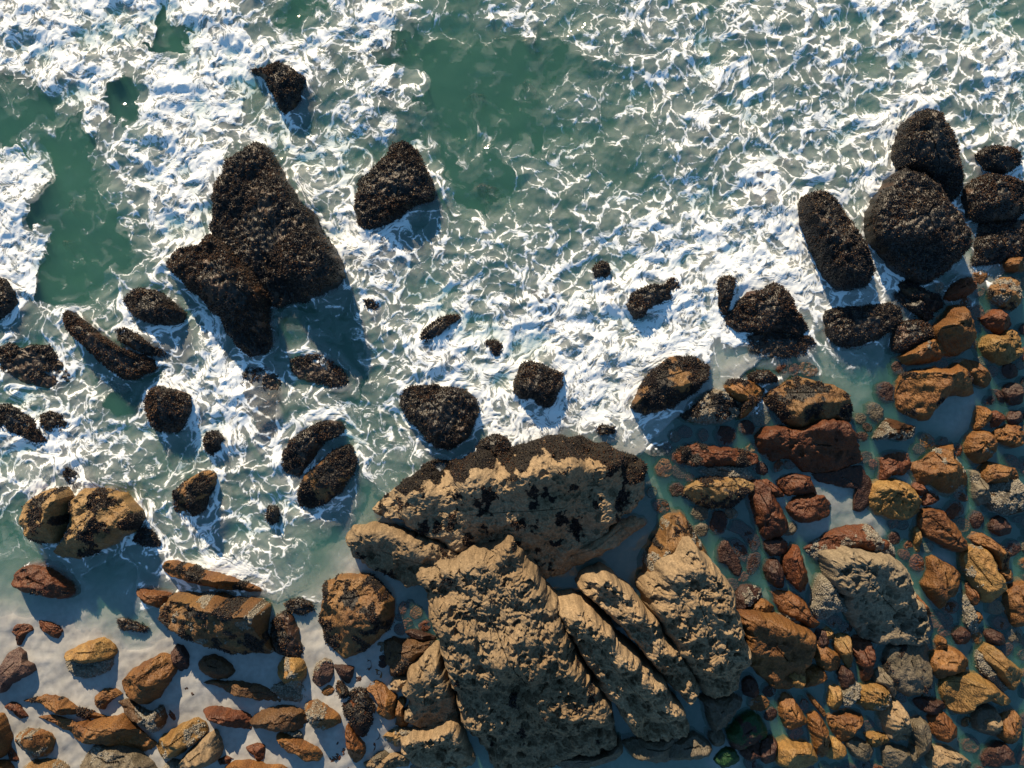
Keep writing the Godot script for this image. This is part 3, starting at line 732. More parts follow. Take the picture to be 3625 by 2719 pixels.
	["H", "t", 0.85, "boulder", "tan block with a bright lit crest below the smooth-faced block", [815, 1370, 900, 1350, 980, 1290, 1080, 1310, 1200, 1290, 1320, 1240, 1380, 1180, 1480, 1145, 1530, 1200, 1580, 1290, 1640, 1420, 1700, 1520, 1750, 1650, 1700, 1740, 1000, 1720, 900, 1610, 830, 1530], {"c": [840, 1390, 0.7, 1000, 1340, 0.85, 1200, 1330, 0.9, 1480, 1190, 1.0, 1560, 1330, 0.9, 1000, 1560, 0.4, 1300, 1560, 0.45, 1650, 1600, 0.4], "pit": 0.8}],
	["H", "t", 0.5, "boulder", "rough tan stone cut by the picture's lower edge near the lit-crest block", [340, 1640, 440, 1610, 560, 1580, 700, 1560, 840, 1555, 890, 1610, 870, 1720, 400, 1740], {"pit": 0.6}],
	["H", "o", 0.55, "boulder", "brown boulder patched with black mussels between the pool and the tan block", [580, 100, 700, 60, 800, 100, 950, 80, 1100, 90, 1240, 100, 1270, 200, 1180, 230, 1080, 310, 1000, 430, 900, 500, 750, 560, 670, 540, 650, 420, 600, 330, 590, 200], {"mu": 0.25, "col": "brown"}],
	["H", "o", 0.45, "boulder", "bone-shaped ochre stone at the foot of the blue pool", [370, 650, 420, 590, 500, 580, 560, 640, 640, 720, 730, 780, 740, 850, 720, 950, 740, 1050, 660, 1080, 560, 1040, 490, 960, 530, 880, 500, 800, 430, 740, 380, 700]],
	["H", "r", 0.4, "boulder", "red weedy rock studded with mussels beside the bone-shaped stone", [80, 870, 150, 820, 250, 840, 350, 880, 420, 960, 430, 1080, 380, 1200, 340, 1280, 270, 1260, 200, 1150, 170, 1050, 110, 980], {"mu": 0.45}],
	["H", "r", 0.4, "boulder", "wet orange-red oval stone below the red weedy rock", [110, 1180, 140, 1115, 200, 1180, 260, 1290, 330, 1370, 345, 1470, 310, 1560, 230, 1620, 170, 1560, 140, 1440, 110, 1300], {"col": "ochre"}],
	["H", "b", 0.4, "cobble", "tan stone with grey barnacle cap wedged above the lit-crest block", [560, 1330, 640, 1260, 740, 1220, 880, 1225, 990, 1270, 980, 1330, 900, 1360, 830, 1400, 760, 1450, 680, 1400, 600, 1380], {"ba": 0.5, "mu": 0.1, "col": "tan"}],
	["H", "o", 0.4, "cobble", "jagged orange stone against the smooth-faced block's side", [730, 920, 790, 830, 850, 830, 870, 900, 830, 960, 860, 1040, 900, 1150, 860, 1210, 770, 1220, 730, 1170, 760, 1080, 730, 1010]],
	["H", "g", 0.3, "cobble", "grey-green stone behind the rough tan stone", [430, 1590, 510, 1520, 590, 1505, 650, 1550, 560, 1600, 480, 1630]],
	["H", "n", 0.25, "cobble", "dark red-brown stone at the near rim of the blue pool", [-40, 370, 120, 380, 200, 400, 180, 500, 150, 590, 90, 560, 0, 450]],
	["H", "b", 0.3, "cobble", "barnacled yellow stone across the pool from the bone-shaped stone", [0, 580, 60, 580, 110, 650, 150, 720, 130, 800, 60, 760, 0, 680], {"ba": 0.4}],
	["H", "m", 0.25, "mussel_bank", "black mussel clump between the red weedy rock and the bone-shaped stone", [160, 700, 260, 660, 360, 680, 400, 780, 450, 860, 480, 940, 420, 960, 330, 860, 230, 830, 170, 790]],
	["H", "t", 0.5, "cobble", "knobbly pale tan stone on the shoulder of the smooth-faced block", [660, 680, 700, 580, 780, 560, 900, 560, 910, 620, 830, 680, 770, 740, 720, 770, 680, 740], {"pit": 0.5}],
	["H", "n", 0.3, "boulder", "thin dark shelf of rock against the largest slab's edge", [870, -30, 960, -60, 1100, -20, 1240, 30, 1240, 75, 1100, 60, 960, 30]],
	["h", "g", 0.5, "boulder", "greenish under-ledge showing below the largest slab's foot", [1380, 1640, 1500, 1590, 1700, 1570, 1800, 1480, 1825, 1560, 1760, 1610, 1640, 1650, 1500, 1690]],
	["h", "g", 0.6, "boulder", "grey under-ledge showing below the second slab's foot", [1830, 1500, 2000, 1470, 2212, 1450, 2250, 1540, 2180, 1600, 2050, 1625, 1900, 1605]],
	["C", "g", 0.5, "boulder", "flat olive-grey stone at the picture's lower edge below the slabs", [-150, 1400, 0, 1380, 120, 1350, 230, 1310, 330, 1370, 420, 1430, 450, 1500, 400, 1580, 250, 1620, 0, 1640, -150, 1620]],
	["C", "g", 0.6, "boulder", "grey-brown pitted stone under the honeycombed slab's foot", [270, 830, 400, 800, 560, 810, 750, 800, 850, 860, 800, 960, 740, 1050, 690, 1120, 640, 1180, 560, 1250, 480, 1280, 430, 1180, 400, 1080, 390, 1000, 350, 900], {"pit": 0.2}],
	["C", "g", 0.3, "cobble", "smooth grey stone standing in bright blue water below the slabs", [410, 1290, 480, 1270, 570, 1260, 610, 1340, 600, 1420, 550, 1455, 480, 1440, 430, 1380]],
	["C", "n", 0.45, "boulder", "dark red stone with a bright green weed skirt", [640, 1290, 740, 1210, 800, 1130, 880, 1070, 1000, 1040, 1080, 1080, 1130, 1160, 1170, 1260, 1160, 1340, 1080, 1380, 960, 1430, 880, 1490, 820, 1520, 740, 1490, 700, 1400], {"algae": 0.45}],
	["C", "n", 0.25, "cobble", "rounded stone wholly covered in green weed", [490, 1640, 560, 1540, 640, 1490, 730, 1510, 790, 1590, 800, 1660, 600, 1740], {"algae": 0.95}],
	["C", "n", 0.3, "cobble", "small dark red stone just below the green-skirted one", [830, 1540, 920, 1460, 1060, 1400, 1090, 1500, 1080, 1600, 960, 1640, 870, 1600]],
	["C", "n", 0.35, "cobble", "upright dark red stone between the green-skirted stone and a yellow boulder", [1090, 1480, 1150, 1370, 1250, 1350, 1300, 1430, 1290, 1540, 1270, 1650, 1150, 1680, 1080, 1580]],
	# --- stony beach
	["C", "y", 0.55, "boulder", "smooth yellow boulder half in shadow at the picture's lower edge", [1310, 1480, 1380, 1440, 1470, 1405, 1560, 1440, 1680, 1420, 1760, 1480, 1810, 1560, 1850, 1660, 1700, 1740, 1350, 1740, 1300, 1600]],
	["C", "o", 0.4, "boulder", "leaf-shaped orange stone with a dark eye-like hole", [1345, 900, 1390, 790, 1440, 780, 1510, 830, 1560, 920, 1620, 1010, 1680, 1100, 1690, 1160, 1600, 1200, 1500, 1230, 1440, 1220, 1400, 1150, 1360, 1050]],
	["C", "o", 0.45, "boulder", "tall pinkish-orange stone beside the smooth yellow boulder", [1720, 1080, 1830, 1040, 1890, 1100, 1920, 1180, 1960, 1240, 1980, 1350, 1970, 1480, 1930, 1590, 1890, 1620, 1830, 1560, 1800, 1450, 1780, 1330, 1750, 1220], {"st": 0.02}],
	["i", "o", 0.45, "boulder", "smooth yellow-brown stone next to the tall pinkish one", [955, 1350, 1000, 1330, 1090, 1315, 1170, 1330, 1180, 1370, 1130, 1410, 1100, 1480, 1040, 1500, 990, 1440], {"st": 0.02}],
	["C", "y", 0.35, "cobble", "yellow stone half in shadow touching the tall pinkish one", [1950, 1570, 2010, 1450, 2060, 1370, 2140, 1420, 2200, 1490, 2190, 1560, 2120, 1620, 2020, 1630]],
	["C", "o", 0.14, "cobble", "thin stick-like orange sliver lying between stones", [1700, 790, 1750, 790, 1830, 890, 1900, 970, 1950, 1050, 1910, 1065, 1850, 990, 1770, 900]],
	["C", "y", 0.3, "cobble", "finely layered yellow stone curled like an ear", [1980, 680, 2050, 660, 2110, 690, 2150, 760, 2150, 860, 2110, 970, 2060, 985, 1980, 910, 1990, 830, 2010, 760], {"st": 0.03}],
	["C", "n", 0.3, "cobble", "brown cobble against the honeycombed slab's lower corner", [850, 640, 900, 580, 980, 570, 1040, 640, 1060, 740, 1020, 810, 940, 810, 870, 770]],
	["i", "o", 0.9, "boulder", "broad orange boulder with a steep shaded face, next to the honeycombed slab", [370, 680, 440, 670, 540, 690, 650, 720, 760, 760, 840, 790, 880, 830, 870, 890, 840, 950, 800, 1010, 800, 1080, 780, 1140, 700, 1150, 620, 1140, 560, 1110, 510, 1060, 450, 1000, 440, 920, 430, 840, 400, 760], {"c": [390, 690, 0.6, 540, 710, 0.85, 700, 770, 0.95, 850, 830, 0.8, 480, 850, 0.6, 620, 880, 0.6, 780, 930, 0.5, 520, 1020, 0.3, 700, 1100, 0.25]}],
	["C", "y", 0.45, "cobble", "small rough gold block stuck to the broad orange boulder's face", [1450, 500, 1520, 430, 1590, 420, 1650, 470, 1660, 560, 1670, 650, 1620, 700, 1540, 680, 1470, 620]],
	["C", "o", 0.35, "cobble", "curved brown stone hugging the broad orange boulder's corner", [1670, 480, 1760, 440, 1860, 440, 1930, 500, 1960, 570, 1900, 620, 1780, 660, 1690, 690, 1675, 580]],
	["i", "r", 0.45, "boulder", "rust-orange rugged boulder above the broad orange one", [600, 540, 620, 520, 700, 530, 780, 570, 820, 620, 840, 680, 890, 720, 870, 760, 830, 760, 770, 720, 700, 690, 650, 650, 620, 600], {"col": "ochre"}],
	["i", "r", 0.5, "boulder", "upright red-orange spearhead stone in the teal pool", [660, 310, 700, 270, 730, 230, 760, 240, 780, 290, 800, 360, 820, 440, 810, 510, 780, 525, 730, 480, 690, 440, 670, 380]],
	["i", "n", 0.35, "boulder", "smooth brown oval stone beside the spearhead stone", [540, 370, 570, 320, 610, 310, 640, 350, 660, 410, 660, 480, 640, 500, 600, 480, 560, 440]],
	["i", "n", 0.28, "cobble", "dark maroon stone above the smooth brown oval one", [535, 200, 580, 180, 640, 175, 680, 210, 680, 260, 640, 280, 580, 290, 545, 250]],
	["A", "g", 0.15, "cobble", "small grey wet stone at the foot of the tall rust boulder", [1390, 290, 1520, 190, 1560, 270, 1500, 340, 1380, 350]],
	["A", "n", 0.05, "cobble", "dark cobble seen under the teal pool", [700, 300, 750, 180, 850, 190, 960, 280, 1050, 380, 1070, 460, 1020, 560, 960, 550, 920, 450, 830, 350]],
	["A", "n", 0.1, "cobble", "dark cobble seen under the teal pool", [580, 450, 660, 440, 720, 560, 790, 660, 830, 780, 800, 890, 720, 850, 640, 720, 550, 700, 540, 560]],
	["A", "n", 0.03, "cobble", "dark cobble seen under the teal pool", [930, 640, 1020, 590, 1080, 620, 1060, 730, 1000, 840, 930, 870, 915, 760]],
	["A", "n", 0.03, "cobble", "dark cobble seen under the teal pool", [700, 430, 790, 420, 880, 500, 910, 600, 870, 700, 790, 630, 740, 540]],
	["A", "n", 0.06, "cobble", "dark cobble seen under the teal pool", [480, 60, 600, 60, 640, 180, 600, 300, 500, 330, 420, 240]],
	["A", "n", 0.35, "cobble", "dark stone with a grey beard of shells beside the honeycombed slab", [750, 1180, 790, 1090, 870, 1020, 980, 1030, 1080, 1070, 1105, 1140, 1060, 1200, 960, 1260, 860, 1330, 790, 1360, 740, 1280], {"ba": 0.35}],
	["A", "o", 0.28, "cobble", "small orange stone perched above the broad orange boulder", [940, 1330, 1010, 1250, 1100, 1200, 1180, 1240, 1260, 1300, 1240, 1340, 1130, 1370, 1010, 1395, 950, 1380]],
	["A", "k", 0.25, "cobble", "low grey barnacle crust between the two orange boulders", [1330, 1400, 1390, 1360, 1480, 1400, 1580, 1490, 1650, 1560, 1560, 1540, 1340, 1460]],
	["i", "t", 0.95, "boulder", "large grey-tan sandstone block with a lit pitted brow", [950, 310, 1000, 280, 1090, 265, 1180, 280, 1280, 290, 1370, 310, 1430, 350, 1480, 400, 1495, 450, 1490, 520, 1540, 590, 1590, 660, 1600, 740, 1605, 850, 1500, 860, 1400, 860, 1280, 840, 1190, 810, 1130, 740, 1090, 650, 1060, 590, 1070, 560, 1010, 500, 980, 420], {"c": [970, 330, 0.8, 1100, 290, 1.0, 1300, 320, 1.1, 1450, 420, 1.0, 1050, 450, 0.85, 1250, 480, 0.85, 1450, 560, 0.7, 1150, 650, 0.55, 1350, 650, 0.5, 1550, 700, 0.45, 1250, 800, 0.3, 1550, 840, 0.3], "pit": 0.5, "a": 9, "col": "greytan"}],
	["i", "g", 0.5, "boulder", "grey block with black mussel patches below the grey-tan sandstone block", [1340, 890, 1420, 868, 1520, 866, 1610, 875, 1620, 960, 1620, 1080, 1600, 1150, 1540, 1190, 1460, 1190, 1390, 1150, 1330, 1040, 1330, 960], {"mu": 0.25, "a": 4, "b": 0.6}],
	["i", "k", 0.5, "boulder", "rough grey barnacle lump against the grey-tan sandstone block", [840, 620, 870, 520, 900, 430, 950, 410, 990, 480, 1010, 540, 1060, 570, 1060, 640, 980, 650, 930, 700, 870, 690], {"ba": 0.9}],
	["i", "r", 0.45, "boulder", "red-topped barnacled rock behind the grey-tan sandstone block", [800, 250, 870, 200, 950, 150, 1040, 110, 1130, 100, 1230, 100, 1270, 150, 1290, 180, 1350, 200, 1390, 300, 1300, 300, 1180, 290, 1050, 280, 950, 310, 870, 310], {"ba": 0.45}],
	["B", "o", 0.5, "boulder", "horseshoe-shaped ochre stone with a small pool in its hollow", [1020, 1000, 1090, 830, 1090, 680, 1160, 640, 1280, 720, 1420, 790, 1490, 880, 1490, 1000, 1440, 1130, 1330, 1200, 1250, 1330, 1170, 1250, 1080, 1130], {"r": [1330, 850, 1320, 1050]}],
	["B", "r", 0.5, "boulder", "big rust-brown ridged stone lying across the blue pool", [1000, 100, 1040, 30, 1120, 10, 1220, 40, 1290, 60, 1350, 140, 1420, 220, 1480, 290, 1520, 370, 1590, 450, 1580, 540, 1500, 570, 1400, 560, 1290, 500, 1170, 430, 1080, 390, 1010, 310, 970, 200], {"col": "ochre", "r": [1150, 110, 1450, 420]}],
	["B", "y", 0.2, "cobble", "thin upright yellow finger of stone in the blue pool", [890, 330, 905, 270, 930, 255, 955, 300, 962, 400, 962, 500, 960, 570, 910, 565, 892, 450]],
	["B", "y", 0.65, "boulder", "large yellow-tan stone with a barnacle patch on its head", [1540, 650, 1600, 560, 1680, 510, 1800, 530, 1900, 600, 1950, 720, 1990, 830, 2060, 920, 2100, 1040, 2040, 1110, 1960, 1180, 1900, 1240, 1830, 1240, 1760, 1180, 1680, 1040, 1610, 900, 1560, 780], {"ba": 0.15, "r": [1720, 680, 1930, 1020]}],
	["B", "o", 0.45, "boulder", "ochre stone behind the large yellow-tan one, mussels on its crown", [1640, 420, 1700, 340, 1800, 350, 1890, 400, 1980, 480, 2080, 550, 2140, 620, 2150, 750, 2140, 830, 2050, 820, 1980, 740, 1920, 600, 1830, 520, 1740, 490], {"mu": 0.2}],
	["B", "o", 0.3, "cobble", "small ochre stone under the chin of the large yellow-tan one", [2010, 830, 2160, 820, 2180, 900, 2100, 960, 2050, 920]],
	["i", "o", 0.5, "boulder", "ochre boulder cut by the picture edge past the large yellow-tan stone", [2100, 550, 2150, 490, 2230, 460, 2280, 560, 2270, 700, 2200, 750, 2150, 740, 2130, 640]],
	["B", "r", 0.3, "cobble", "orange pebble below the large yellow-tan stone", [1580, 1000, 1640, 980, 1710, 1130, 1720, 1200, 1660, 1270, 1600, 1180], {"col": "ochre"}],
	["B", "k", 0.3, "boulder", "upright grey barnacle column beside the dark pool", [1530, 1200, 1590, 1170, 1640, 1300, 1700, 1480, 1730, 1620, 1640, 1620, 1560, 1500], {"ba": 0.9}],
	["B", "o", 0.25, "cobble", "bright little ochre chip stone by the barnacle column", [1660, 1420, 1700, 1360, 1760, 1390, 1770, 1450, 1720, 1510, 1670, 1480]],
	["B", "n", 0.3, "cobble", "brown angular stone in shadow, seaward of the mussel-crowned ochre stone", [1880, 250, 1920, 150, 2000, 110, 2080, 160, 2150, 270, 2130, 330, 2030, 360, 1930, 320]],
	["B", "n", 0.1, "cobble", "purplish pebble sunk in the blue pool", [1620, 150, 1680, 50, 1760, 80, 1780, 160, 1720, 260, 1650, 240]],
	["B", "r", 0.4, "boulder", "thin red-orange stone along the grey-tan block's far edge", [830, 1120, 880, 1080, 960, 1180, 1040, 1280, 1100, 1390, 1090, 1480, 1040, 1470, 1000, 1350, 900, 1230], {"col": "ochre"}],
	["D", "o", 0.5, "boulder", "rounded orange boulder beside the grey mussel-patched block", [1110, 350, 1160, 270, 1260, 210, 1360, 180, 1460, 220, 1540, 280, 1600, 350, 1610, 420, 1560, 480, 1440, 510, 1320, 550, 1230, 575, 1160, 520, 1120, 440]],
	["D", "o", 0.3, "cobble", "small orange cobble above the rounded orange boulder", [1180, 100, 1220, 30, 1280, 60, 1320, 120, 1280, 190, 1200, 200]],
	["D", "y", 0.65, "boulder", "large pale yellow boulder with a hooked tail", [1270, 640, 1320, 580, 1430, 550, 1560, 545, 1680, 540, 1800, 580, 1900, 640, 2000, 720, 2100, 800, 2170, 880, 2140, 940, 2050, 950, 1960, 910, 1850, 880, 1730, 900, 1640, 980, 1610, 1030, 1500, 1040, 1400, 1010, 1350, 950, 1300, 850, 1270, 740], {"r": [1420, 680, 1800, 700]}],
	["D", "y", 0.55, "boulder", "long golden stone running out of the picture above the hooked yellow boulder", [1780, 240, 1830, 170, 1890, 145, 1970, 180, 2050, 260, 2120, 330, 2212, 400, 2300, 480, 2280, 620, 2200, 740, 2120, 680, 2040, 580, 1950, 490, 1860, 390, 1790, 310], {"r": [1870, 220, 2200, 560]}],
	["D", "k", 0.3, "boulder", "barnacle-crusted grey strip along the long golden stone", [1710, 300, 1740, 230, 1790, 310, 1850, 420, 1930, 500, 2010, 600, 2110, 720, 2060, 740, 1950, 640, 1830, 540, 1740, 440], {"ba": 0.9}],
	["D", "t", 0.5, "cobble", "bright round tan stone sitting on a darker one", [1780, 1130, 1830, 1060, 1900, 1040, 1990, 1080, 2015, 1150, 1980, 1230, 1900, 1255, 1820, 1220]],
	["D", "g", 0.32, "boulder", "dark grey-brown stone under the bright round tan one", [1660, 1100, 1720, 960, 1850, 930, 1950, 970, 2000, 1080, 2010, 1220, 2000, 1280, 1930, 1320, 1780, 1280, 1690, 1220]],
	["D", "o", 0.45, "boulder", "brown-gold boulder at the picture edge past the bright round stone", [1990, 1250, 2020, 1120, 2100, 1020, 2212, 1000, 2290, 1100, 2280, 1300, 2212, 1440, 2100, 1420, 2010, 1340]],
	["D", "r", 0.45, "boulder", "brown wedge boulder with a yellow tip below the hooked yellow boulder", [1100, 1100, 1180, 1030, 1260, 980, 1310, 1060, 1380, 1140, 1440, 1220, 1460, 1320, 1390, 1360, 1320, 1410, 1230, 1380, 1150, 1300, 1110, 1200], {"col": "ochre"}],
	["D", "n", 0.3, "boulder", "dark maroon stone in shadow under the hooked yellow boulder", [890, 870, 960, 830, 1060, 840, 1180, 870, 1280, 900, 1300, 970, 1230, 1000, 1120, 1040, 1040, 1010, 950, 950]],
	["D", "y", 0.55, "boulder", "sponge-like yellow stone full of holes", [160, 900, 230, 720, 330, 640, 440, 640, 540, 720, 590, 830, 530, 930, 430, 990, 300, 1000], {"pit": 1.4, "ba": 0.15}],
	["D", "t", 0.6, "boulder", "crumbly tan sandstone lump below the sponge-like stone", [490, 1000, 560, 900, 660, 860, 720, 920, 780, 1030, 800, 1130, 840, 1190, 880, 1300, 840, 1380, 700, 1410, 560, 1350, 520, 1250, 500, 1130], {"pit": 0.8}],
	["D", "y", 0.35, "cobble", "ragged bright yellow stone beside the crumbly tan lump", [260, 1320, 330, 1290, 450, 1300, 560, 1330, 560, 1400, 450, 1450, 370, 1490, 300, 1420], {"pit": 0.8}],
	["D", "k", 0.4, "boulder", "grey barnacle-covered stone above the sponge-like one", [-60, 850, 0, 680, 60, 640, 140, 650, 200, 720, 130, 810, 60, 870, 0, 940], {"ba": 0.95}],
	["D", "g", 0.5, "boulder", "grey stone with a chipped tan corner beside the crumbly tan lump", [860, 1150, 980, 1100, 1060, 1180, 1090, 1290, 1090, 1420, 1080, 1550, 1010, 1610, 940, 1640, 910, 1540, 930, 1420, 890, 1320, 850, 1230]],
	["D", "g", 0.35, "boulder", "faceted olive stone below the ragged yellow one", [10, 1420, 60, 1370, 170, 1380, 290, 1440, 350, 1510, 320, 1600, 240, 1650, 120, 1600, 50, 1510]],
	["D", "g", 0.35, "boulder", "smooth olive-brown stone at the picture's lower edge under the crumbly lump", [480, 1530, 540, 1460, 660, 1470, 790, 1500, 840, 1580, 850, 1740, 520, 1740]],
	["D", "g", 0.3, "cobble", "small olive stone wedged beside the chipped grey one", [820, 1540, 860, 1460, 930, 1480, 930, 1600, 890, 1660, 830, 1640]],
	["D", "t", 0.5, "boulder", "long tan stone with a hollow, at the lower edge below the wedge boulder", [1100, 1530, 1180, 1490, 1290, 1490, 1400, 1540, 1520, 1600, 1620, 1670, 1620, 1760, 1100, 1760], {"pit": 0.4}],
	["D", "n", 0.4, "boulder", "large shaded brown boulder in the picture's lower corner", [1800, 1600, 1900, 1500, 2000, 1420, 2100, 1460, 2170, 1540, 2190, 1700, 1830, 1740]],
	["D", "r", 0.5, "boulder", "dark rust boulder with a spiny lit ridge", [70, 110, 120, 50, 200, 40, 320, 100, 370, 200, 350, 350, 350, 480, 280, 600, 220, 600, 200, 450, 150, 300], {"st": 0.02}],
	["D", "g", 0.4, "boulder", "thin grey upright slab behind the sponge-like stone", [380, 490, 440, 460, 520, 470, 590, 530, 620, 640, 640, 750, 600, 820, 520, 720, 460, 640, 370, 620]],
	["i", "y", 0.4, "cobble", "yellow tooth-shaped stone between the rust boulder and the broad orange one", [985, 820, 1040, 805, 1090, 820, 1100, 870, 1100, 940, 1110, 1010, 1080, 1020, 1050, 960, 1010, 900]],
	["i", "y", 0.2, "cobble", "tiny yellow chip above the tooth-shaped stone", [915, 770, 940, 755, 975, 780, 980, 820, 950, 830, 920, 800]],
	["i", "o", 0.4, "boulder", "glossy brown stone with one lit facet beside the tooth-shaped stone", [860, 880, 900, 850, 960, 900, 1010, 930, 1035, 970, 1010, 1020, 960, 1040, 900, 1010, 870, 950]],
	["i", "n", 0.25, "cobble", "dark red stone tucked behind the broad orange boulder's shoulder", [870, 760, 930, 780, 950, 850, 920, 900, 890, 890, 870, 840]],
	["i", "n", 0.3, "cobble", "dark red-brown pointed cobble under the glossy brown stone", [1020, 1050, 1050, 1010, 1090, 1030, 1120, 1090, 1100, 1140, 1040, 1140]],
	["i", "n", 0.3, "cobble", "maroon pebble in the dark gap past the grey-tan block", [1970, 790, 2020, 770, 2080, 800, 2100, 850, 2050, 870, 1990, 840]],
	["i", "n", 0.25, "cobble", "second maroon pebble nearer the grey-tan block's dark gap", [1760, 800, 1820, 760, 1870, 790, 1860, 850, 1800, 860]],
	# --- sandy corner
	["W", "b", 0.7, "boulder", "left half of the split ochre boulder at the foam's edge", [35, 1120, 50, 1085, 85, 1065, 130, 1058, 146, 1075, 138, 1100, 133, 1130, 123, 1160, 108, 1175, 80, 1178, 50, 1160], {"mu": 0.3, "r": [80, 1110, 110, 1085], "col": "tan"}],
	["W", "b", 0.7, "boulder", "blocky half of the split ochre boulder, dotted with mussels", [150, 1080, 170, 1062, 220, 1060, 260, 1075, 290, 1105, 300, 1125, 280, 1150, 240, 1175, 200, 1195, 165, 1208, 120, 1212, 105, 1195, 138, 1170, 142, 1120], {"mu": 0.35, "r": [190, 1110, 250, 1100], "col": "tan"}],
	["g", "m", 0.12, "sea_rock", "low black rock awash beside the blocky half of the split boulder", [860, 190, 920, 100, 980, 120, 1020, 180, 1035, 220, 960, 230]],
	["W", "b", 0.45, "boulder", "kidney-shaped brown rock in milky wash below the foam", [365, 1090, 375, 1060, 400, 1040, 430, 1022, 458, 1025, 455, 1050, 442, 1075, 440, 1100, 425, 1115, 390, 1115, 370, 1105], {"mu": 0.6}],
	["W", "m", 0.2, "cobble", "tiny dark stone poking out of the milky wash", [580, 1095, 600, 1100, 597, 1125, 585, 1132, 575, 1120]],
	["g", "r", 0.4, "boulder", "red-brown oval boulder with a dark weedy rim in clear shallows", [70, 470, 90, 400, 150, 365, 230, 360, 310, 385, 380, 430, 440, 490, 450, 540, 410, 570, 340, 565, 250, 545, 160, 530, 100, 510], {"mu": 0.2}],
	["g", "o", 0.4, "boulder", "long ochre rock with surf spilling over its seaward side", [1035, 375, 1060, 335, 1110, 320, 1180, 340, 1260, 370, 1340, 400, 1420, 420, 1500, 440, 1580, 470, 1660, 500, 1680, 530, 1600, 530, 1500, 510, 1400, 500, 1300, 480, 1200, 450, 1110, 430, 1060, 400], {"mu": 0.3}],
	["g", "r", 0.3, "boulder", "glossy red-brown stone leaning out from the striped boulder", [870, 510, 930, 510, 1010, 525, 1100, 540, 1120, 580, 1080, 620, 1010, 625, 940, 600, 890, 550], {"col": "ochre"}],
	["g", "b", 0.85, "boulder", "large striped ochre boulder with blue-black mussel patches on the sand", [1000, 640, 1060, 600, 1080, 560, 1180, 550, 1300, 560, 1420, 560, 1540, 590, 1660, 610, 1710, 640, 1700, 720, 1690, 800, 1735, 900, 1750, 940, 1600, 945, 1500, 940, 1400, 920, 1280, 870, 1200, 830, 1120, 790, 1060, 740, 1010, 700], {"mu": 0.35, "ba": 0.2, "st": 0.035, "r": [1180, 650, 1600, 690]}],
	["g", "m", 0.22, "boulder", "low dark rock holding a milky pool beside the striped boulder", [1770, 700, 1840, 660, 1890, 690, 1920, 770, 1950, 870, 1950, 940, 1860, 940, 1780, 910, 1750, 850, 1755, 780], {"mu": 0.5, "col": "rust"}],
	["g", "m", 0.15, "cobble", "small black mussel clump in the shallow edge by the striped boulder", [1845, 600, 1890, 575, 1960, 570, 2010, 600, 2020, 640, 1950, 665, 1880, 650]],
	["W", "b", 0.85, "boulder", "faceted orange boulder with black-speckled lower face", [695, 1290, 705, 1262, 735, 1247, 775, 1245, 810, 1255, 830, 1280, 850, 1300, 845, 1340, 830, 1365, 800, 1395, 765, 1420, 740, 1425, 720, 1405, 700, 1385, 692, 1340], {"mu": 0.35, "r": [730, 1300, 790, 1290]}],
	["g", "r", 0.18, "cobble", "small hooked red stone on open sand", [70, 770, 110, 735, 180, 735, 205, 770, 160, 800, 140, 860, 110, 865, 100, 810]],
	["g", "r", 0.2, "cobble", "small reddish stone with a pale wet top near the hooked red one", [250, 710, 300, 720, 380, 740, 400, 770, 370, 820, 320, 800, 260, 760]],
	["g", "m", 0.08, "cobble", "flat black weedy rock fragment in thin water", [760, 700, 800, 695, 850, 715, 920, 740, 955, 760, 930, 780, 860, 765, 790, 770], {"mu": 0.5}],
	["g", "n", 0.32, "boulder", "purplish-brown rock at the picture edge on the sand", [-40, 1050, 30, 1000, 60, 920, 110, 890, 150, 920, 170, 970, 210, 990, 222, 1030, 150, 1070, 80, 1110, 40, 1160, -40, 1170], {"col": "purple"}],
	["g", "y", 0.4, "boulder", "loaf-shaped yellow stone on the sand with a barnacled foot", [430, 910, 500, 880, 580, 850, 640, 835, 690, 850, 730, 900, 735, 930, 690, 960, 620, 970, 540, 975, 460, 965, 435, 935]],
	["g", "k", 0.2, "cobble", "grey-green barnacle skirt under the loaf-shaped yellow stone", [440, 960, 580, 950, 730, 950, 715, 1020, 640, 1050, 560, 1070, 500, 1050, 450, 1000], {"ba": 0.8}],
	["g", "o", 0.55, "boulder", "large smooth golden-brown stone on the sand, broad end downhill", [780, 1100, 830, 1050, 900, 1000, 960, 970, 1020, 940, 1080, 950, 1130, 970, 1130, 1020, 1100, 1080, 1060, 1150, 1020, 1210, 960, 1250, 890, 1240, 830, 1200, 790, 1150]],
	["g", "n", 0.28, "cobble", "dark brown oval stone touching the large golden-brown one", [1110, 920, 1140, 870, 1180, 880, 1215, 930, 1220, 990, 1200, 1050, 1170, 1050, 1140, 1020, 1120, 970]],
	["g", "n", 0.3, "cobble", "smooth brown oval stone in the striped boulder's shadow", [1290, 980, 1320, 945, 1390, 935, 1450, 960, 1500, 1000, 1515, 1030, 1480, 1070, 1410, 1080, 1340, 1050, 1300, 1020], {"col": "brown"}],
	["g", "y", 0.42, "boulder", "round stone with grey cap and golden front near the striped boulder", [1800, 1010, 1830, 960, 1890, 945, 1950, 970, 1975, 1020, 1970, 1080, 1930, 1130, 1870, 1120, 1820, 1070], {"ba": 0.3}],
	["g", "k", 0.14, "cobble", "flat grey crust at the foot of the grey-capped golden stone", [1770, 1140, 1830, 1100, 1960, 1110, 2010, 1180, 1950, 1215, 1850, 1200], {"ba": 0.7}],
	["g", "n", 0.28, "cobble", "purplish stone with a pale crusted top", [2030, 1080, 2050, 1000, 2100, 955, 2150, 960, 2165, 1020, 2140, 1090, 2080, 1120, 2040, 1110], {"ba": 0.2, "col": "purple"}],
